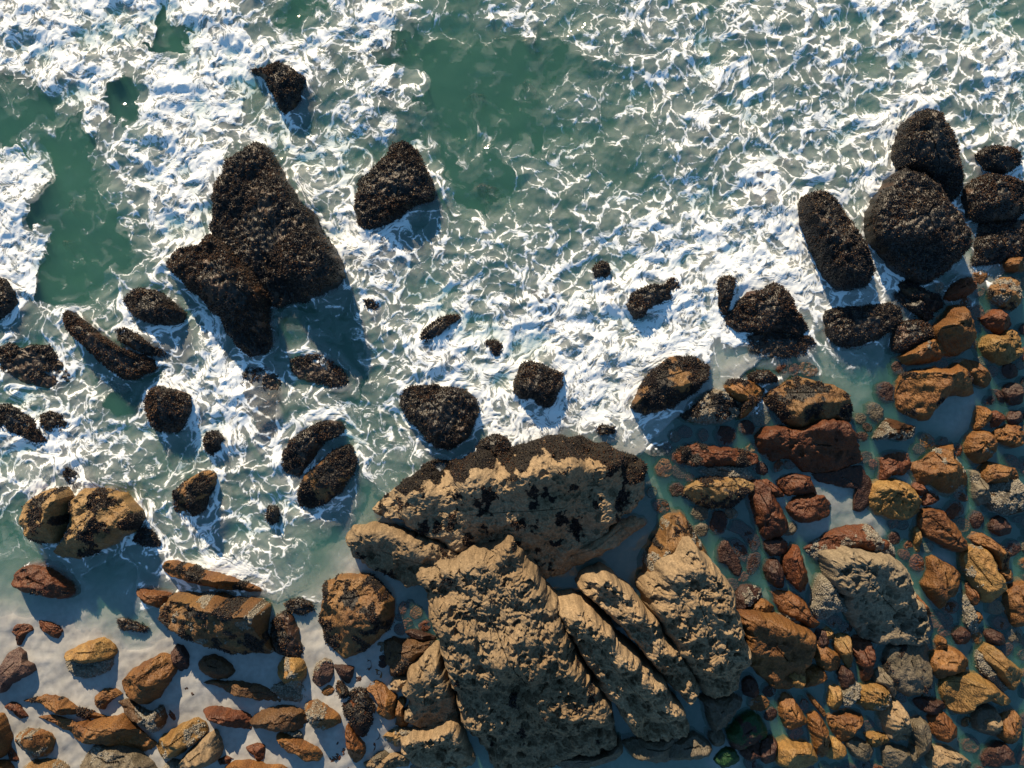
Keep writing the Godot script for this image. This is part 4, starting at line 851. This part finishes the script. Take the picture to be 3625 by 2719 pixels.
	["g", "o", 0.32, "cobble", "small ochre stone curled against the large golden-brown one", [630, 1190, 680, 1150, 750, 1150, 790, 1180, 740, 1205, 700, 1240, 690, 1270, 650, 1260, 630, 1230], {"mu": 0.15}],
	["g", "n", 0.28, "boulder", "brown stone with barnacled head below the large golden-brown one", [780, 1230, 850, 1210, 900, 1250, 980, 1290, 1050, 1250, 1080, 1310, 1070, 1370, 1020, 1410, 970, 1390, 920, 1350, 840, 1300], {"ba": 0.4, "col": "brown"}],
	["g", "o", 0.32, "boulder", "long thin ochre fin of rock with mussels on its spine", [165, 1220, 230, 1205, 300, 1185, 370, 1190, 430, 1210, 490, 1250, 560, 1270, 630, 1300, 690, 1320, 640, 1335, 560, 1325, 480, 1300, 400, 1280, 300, 1240, 230, 1230], {"mu": 0.25}],
	["g", "o", 0.5, "boulder", "big two-pronged ochre fin of rock rising from the sand", [250, 1335, 330, 1320, 420, 1335, 500, 1365, 560, 1355, 640, 1345, 720, 1330, 800, 1320, 850, 1360, 900, 1420, 960, 1470, 1010, 1500, 980, 1545, 900, 1550, 820, 1530, 720, 1500, 620, 1480, 540, 1470, 450, 1430, 380, 1390, 310, 1360], {"r": [500, 1400, 850, 1430]}],
	["g", "r", 0.18, "cobble", "small crooked red stone beside the thin ochre fin", [60, 1250, 100, 1220, 150, 1240, 190, 1280, 220, 1320, 200, 1335, 150, 1310, 110, 1270]],
	["g", "o", 0.4, "boulder", "orange-brown boulder at the picture edge by the sand", [-60, 1330, 30, 1310, 60, 1380, 80, 1450, 80, 1520, 40, 1570, -60, 1590]],
	["g", "o", 0.38, "boulder", "ochre boulder with a grey speckled cap beside the two-pronged fin", [110, 1480, 140, 1430, 200, 1400, 280, 1410, 340, 1430, 370, 1470, 350, 1540, 300, 1570, 220, 1560, 150, 1520], {"ba": 0.3, "r": [180, 1450, 300, 1450]}],
	["g", "r", 0.15, "cobble", "little red stone between two ochre boulders at the sand corner", [80, 1520, 120, 1510, 160, 1570, 170, 1600, 130, 1590]],
	["g", "o", 0.35, "boulder", "ochre stone in the sandy lower corner of the picture", [-40, 1620, 30, 1595, 80, 1600, 110, 1640, 120, 1720, -40, 1740]],
	["g", "b", 0.35, "boulder", "barnacled tan stone at the lower edge beside the grey-crusted boulder", [180, 1640, 240, 1595, 330, 1590, 420, 1600, 470, 1640, 460, 1730, 200, 1730], {"ba": 0.4, "mu": 0.1, "col": "tan"}],
	["g", "g", 0.55, "boulder", "grey-crusted boulder with a yellow bare patch at the lower edge", [550, 1640, 580, 1560, 640, 1500, 720, 1490, 800, 1510, 880, 1540, 930, 1580, 1000, 1630, 1040, 1730, 560, 1730], {"ba": 0.3, "pit": 0.2}],
	["g", "y", 0.45, "boulder", "golden oblong boulder with a patch of grey barnacles", [1020, 1510, 1060, 1450, 1130, 1410, 1220, 1360, 1280, 1340, 1320, 1370, 1340, 1420, 1290, 1470, 1220, 1520, 1160, 1570, 1090, 1575, 1040, 1550], {"ba": 0.25}],
	["g", "t", 0.5, "boulder", "cream layered boulder like stacked pages beside the golden oblong", [1190, 1590, 1250, 1530, 1330, 1460, 1390, 1415, 1420, 1450, 1440, 1530, 1420, 1590, 1340, 1630, 1260, 1640, 1200, 1620], {"st": 0.06}],
	["g", "k", 0.28, "cobble", "grey barnacle stone between the golden oblong and the layered boulder's foot", [1080, 1640, 1140, 1580, 1200, 1600, 1210, 1650, 1150, 1690, 1090, 1690], {"ba": 0.6}],
	["g", "r", 0.32, "boulder", "dark red ridge of rock on wet sand, lower of a pair", [1325, 1280, 1370, 1265, 1450, 1270, 1540, 1290, 1620, 1310, 1650, 1360, 1620, 1410, 1530, 1390, 1440, 1360, 1370, 1320]],
	["g", "n", 0.3, "boulder", "long dark brown ridge of rock on wet sand, upper of a pair", [1310, 1110, 1370, 1095, 1460, 1100, 1560, 1105, 1680, 1130, 1760, 1150, 1830, 1200, 1850, 1250, 1760, 1240, 1660, 1210, 1560, 1180, 1450, 1150, 1370, 1125], {"col": "brown"}],
	["g", "o", 0.38, "boulder", "brown-orange hump joined to the dark red ridge", [1620, 1350, 1700, 1290, 1800, 1260, 1900, 1260, 1980, 1300, 2010, 1350, 1960, 1390, 1880, 1400, 1780, 1400, 1690, 1380], {"col": "brown"}],
	["g", "o", 0.38, "boulder", "orange stone with barnacled top at the end of the red ridge", [1990, 1240, 2060, 1215, 2130, 1260, 2200, 1300, 2212, 1350, 2120, 1380, 2040, 1370, 2010, 1310], {"ba": 0.3}],
	["g", "o", 0.32, "boulder", "slim orange stone on sand below the brown-orange hump", [1810, 1430, 1850, 1410, 1920, 1430, 1990, 1470, 2060, 1500, 2100, 1540, 2080, 1580, 2000, 1570, 1920, 1530, 1850, 1480]],
	["g", "k", 0.25, "cobble", "grey barnacle lump on the back of the slim orange stone", [1830, 1410, 1880, 1385, 1950, 1400, 1980, 1440, 1900, 1435], {"ba": 0.9}],
	["g", "r", 0.18, "cobble", "small claw-shaped red stone alone on sand", [1620, 1500, 1680, 1480, 1730, 1490, 1730, 1560, 1690, 1585, 1670, 1540, 1630, 1520]],
	["g", "o", 0.4, "boulder", "flat orange boulder with lit top along the lower edge below the claw-shaped stone", [1470, 1640, 1540, 1600, 1640, 1600, 1740, 1615, 1830, 1620, 1880, 1650, 1900, 1740, 1470, 1740]],
	["g", "r", 0.16, "cobble", "small red stone touching the layered cream boulder", [1440, 1580, 1490, 1560, 1540, 1575, 1520, 1600, 1460, 1605]],
	["g", "n", 0.03, "cobble", "tiny dark pebble bedded in sand", [1195, 1125, 1215, 1118, 1228, 1135, 1210, 1145]],
	["g", "n", 0.04, "cobble", "tiny dark pebble bedded in sand", [1245, 1165, 1268, 1160, 1270, 1182, 1252, 1185]],
	["g", "r", 0.06, "cobble", "thin dark splinter of stone bedded in sand", [1092, 1255, 1112, 1250, 1140, 1300, 1162, 1340, 1145, 1338, 1110, 1300]],
	# --- dim shapes under the sea
	["a", "s", -0.12, "submerged_rock", "broad dark reef under the foam veins around the outermost rock", [1180, 600, 1400, 560, 1600, 620, 1750, 650, 1900, 600, 2060, 560, 2110, 660, 2050, 850, 1850, 950, 1600, 880, 1350, 820, 1200, 720]],
	["b", "s", -0.22, "submerged_rock", "blurred dark rock deep in the clear green pool", [760, 600, 860, 560, 980, 590, 1010, 660, 940, 720, 850, 740, 780, 680]],
	["b", "s", -0.22, "submerged_rock", "blurred dark rock deep in the clear green pool", [1110, 520, 1200, 490, 1300, 560, 1330, 640, 1260, 680, 1170, 620]],
	["b", "s", -0.12, "submerged_rock", "dark drowned rock crossed by branching foam streaks", [810, 1200, 900, 1150, 1010, 1160, 1090, 1230, 1080, 1350, 980, 1370, 860, 1340, 800, 1280]],
	["b", "s", -0.08, "submerged_rock", "drowned flank of the glistening wet rock", [40, 1180, 90, 1060, 160, 980, 260, 1000, 300, 1060, 200, 1200, 130, 1340, 60, 1330]],
	["b", "s", -0.15, "submerged_rock", "dark drowned rock under split foam near the top of the picture", [330, 250, 440, 200, 490, 300, 470, 400, 390, 440, 320, 380]],
	["a", "s", -0.25, "submerged_rock", "dim dark rock on the bed of the green side pool", [400, 1280, 500, 1250, 560, 1320, 540, 1420, 440, 1440, 390, 1360]],
	["a", "s", -0.2, "submerged_rock", "dim dark rock on the bed of the green side pool", [360, 1560, 430, 1520, 520, 1550, 540, 1640, 450, 1690, 370, 1650]],
	["W", "s", -0.18, "submerged_rock", "dark drowned rock under broken lace foam", [1540, 250, 1570, 235, 1610, 245, 1615, 275, 1580, 290, 1545, 280]],
	["W", "s", -0.12, "submerged_rock", "dark drowned rock under broken lace foam", [1950, 95, 1975, 70, 2000, 80, 1995, 115, 1965, 120]],
	["W", "s", -0.12, "submerged_rock", "dark drowned rock under broken lace foam", [2120, 80, 2160, 70, 2185, 110, 2170, 150, 2130, 140]],
	["W", "s", -0.1, "submerged_rock", "dark drowned rock under broken lace foam", [1640, 330, 1700, 320, 1740, 350, 1720, 385, 1660, 380]],
	["W", "s", -0.1, "submerged_rock", "dark drowned rock under broken lace foam", [1060, 640, 1110, 620, 1150, 650, 1130, 690, 1080, 680]],
	["W", "s", -0.15, "submerged_rock", "dark drowned rock under broken lace foam", [1900, 330, 1930, 300, 1960, 330, 1940, 370, 1905, 365]],
	["W", "s", -0.12, "submerged_rock", "dark drowned rock under broken lace foam", [700, 330, 740, 310, 770, 350, 750, 400, 710, 390]],
	["d", "s", -0.1, "submerged_rock", "dark drowned rock in the blue channel under the log-like rock", [640, 760, 760, 780, 920, 800, 930, 900, 860, 1000, 740, 1000, 670, 900]],
]

# base colours, linear; [main, second]
const STONE := {
	"m": [Color(0.045, 0.028, 0.018), Color(0.075, 0.042, 0.022)],
	"s": [Color(0.03, 0.022, 0.018), Color(0.05, 0.035, 0.022)],
	"b": [Color(0.27, 0.145, 0.05), Color(0.19, 0.09, 0.032)],
	"o": [Color(0.27, 0.125, 0.034), Color(0.18, 0.072, 0.02)],
	"y": [Color(0.36, 0.215, 0.07), Color(0.27, 0.14, 0.04)],
	"r": [Color(0.165, 0.052, 0.016), Color(0.10, 0.03, 0.012)],
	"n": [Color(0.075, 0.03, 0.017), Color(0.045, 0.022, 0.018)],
	"t": [Color(0.36, 0.265, 0.165), Color(0.31, 0.215, 0.125)],
	"g": [Color(0.17, 0.14, 0.10), Color(0.13, 0.105, 0.065)],
	"k": [Color(0.24, 0.21, 0.16), Color(0.17, 0.14, 0.10)],
}
const TINT := {
	"rust": [Color(0.085, 0.036, 0.015), Color(0.05, 0.028, 0.016)], "ochre": [Color(0.22, 0.088, 0.024), Color(0.16, 0.058, 0.017)], "brown": [Color(0.15, 0.078, 0.03), Color(0.10, 0.05, 0.022)],
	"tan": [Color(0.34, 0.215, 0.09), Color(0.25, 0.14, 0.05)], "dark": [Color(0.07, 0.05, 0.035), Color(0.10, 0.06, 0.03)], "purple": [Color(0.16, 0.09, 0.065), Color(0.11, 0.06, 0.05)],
	"greytan": [Color(0.30, 0.235, 0.155), Color(0.20, 0.165, 0.12)],
}

func _rocks() -> void:
	for row in ROCKS:
		build_rock(row)

func smooth_outline(raw: PackedVector2Array, step: float) -> PackedVector2Array:
	var n := raw.size()
	var out := PackedVector2Array()
	for i in n:
		var p0 := raw[(i + n - 1) % n]
		var p1 := raw[i]
		var p2 := raw[(i + 1) % n]
		var p3 := raw[(i + 2) % n]
		var k := maxi(1, int(ceil(p1.distance_to(p2) / step)))
		for s in k:
			var t := s / float(k)
			out.append(p1.cubic_interpolate(p2, p0, p3, t).lerp(p1.lerp(p2, t), 0.6))
	return out

func build_rock(row: Array) -> void:
	var tile: String = row[0]
	var kind: String = row[1]
	var top: float = row[2]
	var opt: Dictionary = row[6] if row.size() > 6 else {}
	var raw := PackedVector2Array()
	for k in range(0, row[5].size(), 2):
		raw.append(px(tile, row[5][k], row[5][k + 1]))
	var mid := Vector2.ZERO
	for p in raw:
		mid += p / raw.size()
	var area := 0.0
	for i in raw.size():
		area += absf((raw[i] - mid).cross(raw[(i + 1) % raw.size()] - mid)) * 0.5
	var size := sqrt(area)
	var g0 := ground(mid)
	var y0 := maxf(g0, 0.0) - 0.02                       # level of the traced outline: the water or the sand
	if kind == "s":
		y0 = g0 - 0.05
		top = maxf(0.1, top - y0)
	elif (tile == "g" and row[3] == "boulder") or (tile == "W" and mid.x < -6.0 and row[3] == "boulder"):
		top *= 1.55
	# height points
	var cp := PackedVector3Array()
	if opt.has("c"):
		for k in range(0, opt.c.size(), 3):
			var p := px(tile, opt.c[k], opt.c[k + 1])
			var h: float = opt.c[k + 2]
			p *= (EYE - h) / EYE
			cp.append(Vector3(p.x, h, p.y))
	# the outline is seen at some height above the ground: bring it to its true place
	var pts := PackedVector2Array()
	for p in raw:
		var h := 0.35 * top
		if cp.size():
			h = 0.75 * blend_height(cp, p)
		if kind == "s":
			h = -0.3
		pts.append(p * (EYE - h) / EYE)
	mid = Vector2.ZERO
	for p in pts:
		mid += p / pts.size()
	if kind != "s":
		for i in pts.size():
			pts[i] += (pts[i] - mid).normalized() * (0.035 if not cp.size() else 0.07)
	var step := clampf(size * 0.045, 0.022, 0.034)
	if kind == "s":
		step = 0.09
	elif cp.size() and kind == "t":
		step = 0.021
	var turn := 0.0
	for i in pts.size():
		turn += (pts[i] - mid).cross(pts[(i + 1) % pts.size()] - mid)
	if turn > 0:
		pts.reverse()
	var edge := smooth_outline(pts, step)
	var n := edge.size()
	placed.append([mid, edge, size, kind])
	# main axes for the ridge line
	var xx := 0.0
	var zz := 0.0
	var xz := 0.0
	for p in edge:
		var q := p - mid
		xx += q.x * q.x / n
		zz += q.y * q.y / n
		xz += q.x * q.y / n
	var ang := 0.5 * atan2(2.0 * xz, xx - zz)
	var dir := Vector2(cos(ang), sin(ang))
	var l1 := sqrt(maxf(0.0, (xx + zz) / 2 + sqrt(pow((xx - zz) / 2, 2) + xz * xz))) * 1.5
	var l2 := sqrt(maxf(0.0, (xx + zz) / 2 - sqrt(pow((xx - zz) / 2, 2) + xz * xz))) * 1.5
	var ra := mid - dir * maxf(l1 - l2, 0.12 * l1) * 0.8
	var rb := mid + dir * maxf(l1 - l2, 0.12 * l1) * 0.8
	if opt.has("r"):
		var f := (EYE - top) / EYE
		ra = px(tile, opt.r[0], opt.r[1]) * f
		rb = px(tile, opt.r[2], opt.r[3]) * f
	elif not cp.size():
		var up := Vector2(-0.05, -0.22) * l2 * 1.3
		ra += up
		rb += up
	var pa: float = opt.get("a", 10.0 if cp.size() else {"m": 2.0, "o": 1.7, "y": 1.9, "r": 1.6, "n": 2.0, "t": 2.4, "g": 2.2, "k": 2.4, "b": 1.8, "s": 2.0}[kind])
	var pb: float = opt.get("b", 0.5 if cp.size() else 0.62)
	var pit: float = opt.get("pit", 0.06 if kind in ["o", "r", "b"] else 0.0)
	var strata: float = opt.get("st", 0.0)
	var mu: float = opt.get("mu", 0.86 if kind == "m" else (0.45 if kind == "b" else 0.0))
	var ba: float = opt.get("ba", 0.6 if kind == "k" else 0.0)
	var algae: float = opt.get("algae", 0.0)
	var reach := 0.0
	for p in edge:
		reach = maxf(reach, minf(p.distance_to(ra), p.distance_to(rb)))
	var rings := maxi(5, int(reach / step / 1.25))
	var skirt := 3
	var total := rings + 1 + skirt
	var v := PackedVector3Array()
	var nn := PackedVector3Array()
	var cc := PackedColorArray()
	v.resize(n * total)
	nn.resize(n * total)
	cc.resize(n * total)
	var off := rng.randf() * 100.0
	var cols: Array = TINT[opt.col] if opt.has("col") else STONE[kind]
	var tone := rng.randf_range(0.85, 1.15)
	var foot := minf(g0 - 0.12, y0 - 0.12)
	var sea := g0 < -0.15
	var rough := {"m": 0.035, "t": 0.014, "k": 0.03, "s": 0.05}.get(kind, 0.014) as float
	var rich := opt.has("c")
	var base := Vector3(mid.x, maxf(foot, -2.0), mid.y)
	var cuts := []
	if not cp.size() and kind != "s":
		for k in 5:
			var a := rng.randf() * TAU
			cuts.append([Vector2(cos(a), sin(a)), rng.randf_range(0.02, 0.3) * size, rng.randf_range(0.5, 1.5) * top / size, top * rng.randf_range(0.72, 0.98)])
	var mask := PackedByteArray()
	mask.resize(n * total)
	for i in n:
		var e := edge[i]
		var q := Geometry2D.get_closest_point_to_segment(e, ra, rb)
		# uneven outline
		e += (e - q).normalized() * na.get_noise_2d(e.x * 3.0 / maxf(size, 0.4), e.y * 3.0 / maxf(size, 0.4) + off) * 0.05 * size
		for j in total:
			var p: Vector2
			var y: float
			var s := minf(j / float(rings), 1.0)
			if j <= rings:
				p = q.lerp(e, s)
				var ss := clampf(s + (0.05 * na.get_noise_2d(p.x * 2.5 + off, p.y * 2.5) * s if rich else 0.0), 0.0, 1.0)
				var prof := pow(maxf(0.0, 1.0 - pow(ss, pa)), pb)
				if j == rings:
					prof = 0.0
				var h := top
				if cp.size():
					h = blend_height(cp, p)
				else:
					h *= 1.0 + (0.34 if kind != "s" else 0.0) * na.get_noise_2d(p.x * 0.9 / size + off, p.y * 0.9 / size)
				h *= prof
				for k in cuts:
					h = minf(h, maxf(k[3] - k[2] * ((p - mid).dot(k[0]) - k[1]), prof * top * 0.3))
				y = y0 + h
				var soft := minf(1.0, prof * 2.0 + 0.15)
				var big := minf(size, 1.6)
				# broken faces: chips bounded by edges, then lumps and grain
				var chip := absf(na.get_noise_2d(p.x * 1.5 / big + off, p.y * 1.5 / big + 7.0))
				y += soft * (-0.16 * big * chip + 0.05 * big) * clampf(top, 0.1, 1.0) * (0.5 if rich else 1.0)
				y += soft * rough * na.get_noise_2d(p.x * 5.0, p.y * 5.0 + off) * (1.0 + 0.8 * big)
				y += soft * rough * 0.45 * nb.get_noise_2d(p.x * 6.0 + off, p.y * 6.0)
				if pit > 0.0:
					var w := Vector2(p.x + 0.10 * na.get_noise_2d(p.x * 4.0, p.y * 4.0), p.y + 0.10 * na.get_noise_2d(p.x * 4.0 + 20, p.y * 4.0))
					var f1 := 3.2 if rich else 6.0
					for lev in 2:
						var f := f1 * (1.0 + 1.1 * lev)
						var hash_ := ncv.get_noise_2d(w.x * f + lev * 50, w.y * f)
						if hash_ > 0.45 - 0.5 * pit:
							var cd := (ncd.get_noise_2d(w.x * f + lev * 50, w.y * f) + 1.0)
							var r0 := 0.30 + 0.22 * hash_
							if cd < r0:
								y -= soft * (0.42 / f) * (1.0 - pow(cd / r0, 4.0)) * minf(1.0, 0.5 + pit)
					# weathered shelves with broken edges
					var t := na.get_noise_2d(p.x * 0.8 + off, p.y * 1.1) * 4.0 + na.get_noise_2d(p.x * 3.0, p.y * 3.0 + off) * 0.9
					var fl := floorf(t)
					y += soft * minf(pit, 1.0) * 0.055 * (fl + smoothstep(0.72, 1.0, t - fl) + 0.5)
				if strata > 0.0:
					var along := (p.x * 0.45 - p.y * 0.9) * 7.0 + na.get_noise_2d(p.x * 1.5, p.y * 1.5) * 1.6
					y += soft * strata * (absf(fposmod(along, 2.0) - 1.0) - 0.5)
				if kind == "s":
					y = minf(y, row[2])
			else:
				var k := (j - rings) / float(skirt)
				var spread := 1.0 + (0.22 * k if sea and not rich else -0.10 * k)
				p = q.lerp(e, spread)
				y = lerpf(y0, foot, k)
			var at := j * n + i
			v[at] = Vector3(p.x, y, p.y) - base
			# colour of the stone
			var m1 := clampf(0.5 + 0.9 * na.get_noise_2d(p.x * 1.4 / maxf(size, 0.5) + off, p.y * 1.4 / maxf(size, 0.5) + 3.0), 0, 1)
			var c: Color = cols[0].lerp(cols[1], m1)
			var grain := 1.0 + 0.35 * na.get_noise_2d(p.x * 7.0, p.y * 7.0 + off) + 0.2 * na.get_noise_2d(p.x * 23.0, p.y * 23.0)
			c = c * (tone * grain)
			var patch := na.get_noise_2d(p.x * 1.3 + off, p.y * 1.3 + 60.0) * 0.9 + na.get_noise_2d(p.x * 5.0, p.y * 5.0 + 61.0) * 0.3
			if opt.has("crest") and j <= rings and s > opt.crest + 0.22 * na.get_noise_2d(p.x * 1.6, p.y * 1.6) and e.y < q.y - 0.3 * absf(e.x - q.x):
				mask[at] = 1
				c = Color(0.03, 0.024, 0.022)
			elif mu > 0.0 and j <= rings + 1 and 0.5 + patch * 0.9 < mu:
				mask[at] = 1
				c = Color(0.03, 0.024, 0.022)
			elif ba > 0.0 and j <= rings and 0.5 - patch * 0.9 < ba:
				mask[at] = 2
				c = c.lerp(Color(0.20, 0.18, 0.14), 0.6)
			if algae > 0.0 and 0.5 + patch * 0.7 + 0.5 * (s - 0.6) * (1.0 - algae) > 1.0 - algae:
				c = Color(0.012, 0.065, 0.014) * grain
			c.a = 1.0
			cc[at] = c
	for j in total:
		for i in n:
			var dx := v[j * n + (i + 1) % n] - v[j * n + (i + n - 1) % n]
			var dj := v[mini(j + 1, total - 1) * n + i] - v[maxi(j - 1, 0) * n + i]
			if j == 0:
				nn[i] = Vector3.UP
				continue
			var m := dj.cross(dx)
			nn[j * n + i] = m.normalized() if m.length_squared() > 1e-14 else Vector3.UP
	var idx := PackedInt32Array()
	for j in total - 1:
		for i in n:
			var a := j * n + i
			var b := j * n + (i + 1) % n
			if j > 0:
				idx.append_array([a, b, b + n])
			idx.append_array([a, b + n, a + n])
	var material: Material = mat.dry if kind in ["t", "k"] else (mat.dark if kind in ["m", "s"] else mat.wet)
	var o := mesh_node(row[3], make_mesh(v, nn, cc, idx), material)
	o.position = base
	var cat: String = {"sea_rock": "rock", "submerged_rock": "rock", "boulder": "boulder", "rock_slab": "rock slab", "mussel_bank": "mussel bank", "cobble": "cobble"}[row[3]]
	var grp := BEACH
	if kind == "s":
		grp = "dim rocks under the sea"
	elif row[3] == "sea_rock":
		grp = SURF
	elif row[3] == "mussel_bank":
		grp = "mussel banks at the water's edge"
	elif row[3] == "cobble":
		grp = COBBLE
	elif tile == "g":
		grp = SANDY
	elif kind == "t":
		grp = SLABS
	elif row[3] == "boulder" and tile in ["f", "W", "G"]:
		grp = SHORE_ROCKS
	tag(o, row[4], cat, grp)
	if mu > 0.0 or ba > 0.0:
		var cell := step * step * 1.25
		scatter(o, "mussels", mussel_mesh, mat.mussel, v, nn, mask, 1, n, rings, cell * 850.0, [0.032, 0.056], 1.0 if opt.get("col", "") == "rust" else 0.0)
		scatter(o, "barnacles", barnacle_mesh, mat.barnacle, v, nn, mask, 2, n, rings, cell * 700.0, [0.026, 0.046], 0.0)

func blend_height(cp: PackedVector3Array, p: Vector2) -> float:
	var sw := 0.0
	var sh := 0.0
	for c in cp:
		var d := (c.x - p.x) * (c.x - p.x) + (c.z - p.y) * (c.z - p.y) + 0.015
		var w := 1.0 / (d * sqrt(d))
		sw += w
		sh += w * c.y
	return sh / sw

func scatter(parent: MeshInstance3D, called: String, m: ArrayMesh, material: Material, v: PackedVector3Array, nn: PackedVector3Array, mask: PackedByteArray, which: int, n: int, rings: int, chance: float, sizes: Array, warm: float) -> void:
	var where: Array[Transform3D] = []
	var cols := PackedColorArray()
	for j in range(1, rings + 2):
		var crowd := chance * minf(1.0, j / float(rings) + 0.15)
		for i in n:
			var k := j * n + i
			if mask[k] != which or rng.randf() > crowd:
				continue
			var up := nn[k]
			var lean := (up + Vector3(rng.randf_range(-1, 1), rng.randf_range(-0.3, 0.6), rng.randf_range(-1, 1)) * (0.9 if which == 1 else 0.25)).normalized()
			var side := lean.cross(Vector3(rng.randf() - 0.5, rng.randf() - 0.5, rng.randf() - 0.5)).normalized()
			var h: float = rng.randf_range(sizes[0], sizes[1])
			var wide := h * (0.62 if which == 1 else rng.randf_range(0.9, 1.3))
			var b := Basis(side * wide, lean * h, side.cross(lean) * wide)
			where.append(Transform3D(b, v[k] - up * h * 0.2 + Vector3(rng.randf() - 0.5, 0, rng.randf() - 0.5) * 0.03))
			if which == 1:
				var t := rng.randf()
				var w := clampf(0.35 + 0.6 * warm + na.get_noise_2d((v[k].x + parent.position.x) * 1.1, (v[k].z + parent.position.z) * 1.1 + 33.0) * 1.4, 0.0, 1.0)
				var c := Color(0.012, 0.011, 0.014).lerp(Color(0.05, 0.036, 0.026).lerp(Color(0.11, 0.045, 0.014), w), t * t)
				if t > 0.96:
					c = Color(0.18, 0.11, 0.055)
				cols.append(c)
			else:
				var g := rng.randf_range(0.6, 1.25)
				cols.append(Color(0.19 * g, 0.17 * g, 0.135 * g))
	if where.size() < 12:
		return
	var mm := MultiMesh.new()
	mm.transform_format = MultiMesh.TRANSFORM_3D
	mm.use_colors = true
	mm.mesh = m
	mm.instance_count = where.size()
	for k in where.size():
		mm.set_instance_transform(k, where[k])
		mm.set_instance_color(k, cols[k])
	var o := MultiMeshInstance3D.new()
	o.name = called
	o.multimesh = mm
	o.material_override = material
	o.set_meta("kind", "stuff")
	parent.add_child(o, true)

# small cobbles that fill the gaps of the stony beach
const GAPS := [
	["W", 120, 0.12, 0.28, [1420, 950, 1640, 810, 1900, 660, 2230, 560, 2230, 1680, 1560, 1680, 1620, 1500, 1600, 1330, 1540, 1210, 1400, 1080]],
	["W", 28, 0.08, 0.2, [700, 1440, 850, 1290, 910, 1300, 960, 1480, 1010, 1660, 720, 1660]],
]
func _fill() -> void:
	for zone in GAPS:
		var poly := PackedVector2Array()
		var lo := Vector2(1e9, 1e9)
		var hi := -lo
		for k in range(0, zone[4].size(), 2):
			var p := px(zone[0], zone[4][k], zone[4][k + 1])
			poly.append(p)
			lo = lo.min(p)
			hi = hi.max(p)
		var made := 0
		for trial in 6000:
			if made >= zone[1]:
				break
			var p := Vector2(rng.randf_range(lo.x, hi.x), rng.randf_range(lo.y, hi.y))
			var r := rng.randf_range(zone[2], zone[3]) * (1.0 - 0.5 * trial / 6000.0)
			if not Geometry2D.is_point_in_polygon(p, poly):
				continue
			var free := true
			for b in BARS:
				if to_view(p).distance_to(Vector2(b[0], b[1])) < b[2] * 0.8:
					free = false
			for q in placed:
				var d: float = p.distance_to(q[0])
				if d > q[2] * 2.2 + r:
					continue
				if Geometry2D.is_point_in_polygon(p, q[1]):
					free = false
					break
				for i in range(0, q[1].size(), 2):
					if p.distance_squared_to(q[1][i]) < r * r * 0.62:
						free = false
						break
				if not free:
					break
			if not free:
				continue
			made += 1
			var pts := []
			var n := rng.randi_range(7, 9)
			var stretch := rng.randf_range(0.62, 0.95)
			var turn := rng.randf() * TAU
			for k in n:
				var a := TAU * k / n
				var q := Vector2(cos(a), sin(a) * stretch).rotated(turn) * r * rng.randf_range(0.85, 1.12) + p
				var w := to_view(q)
				pts.append_array([w.x, w.y])
			var what: String = ["n", "n", "r", "o", "g", "n", "r"][rng.randi() % 7]
			var words: String = {"n": "small dark red-brown cobble filling a gap between beach boulders", "r": "small rust-red cobble filling a gap between beach boulders", "o": "small ochre cobble filling a gap between beach boulders", "g": "small grey-olive cobble filling a gap between beach boulders"}[what]
			build_rock(["W", what, r * rng.randf_range(0.25, 0.8) - 0.07, "cobble", words, pts])

func _small_things() -> void:
	pass
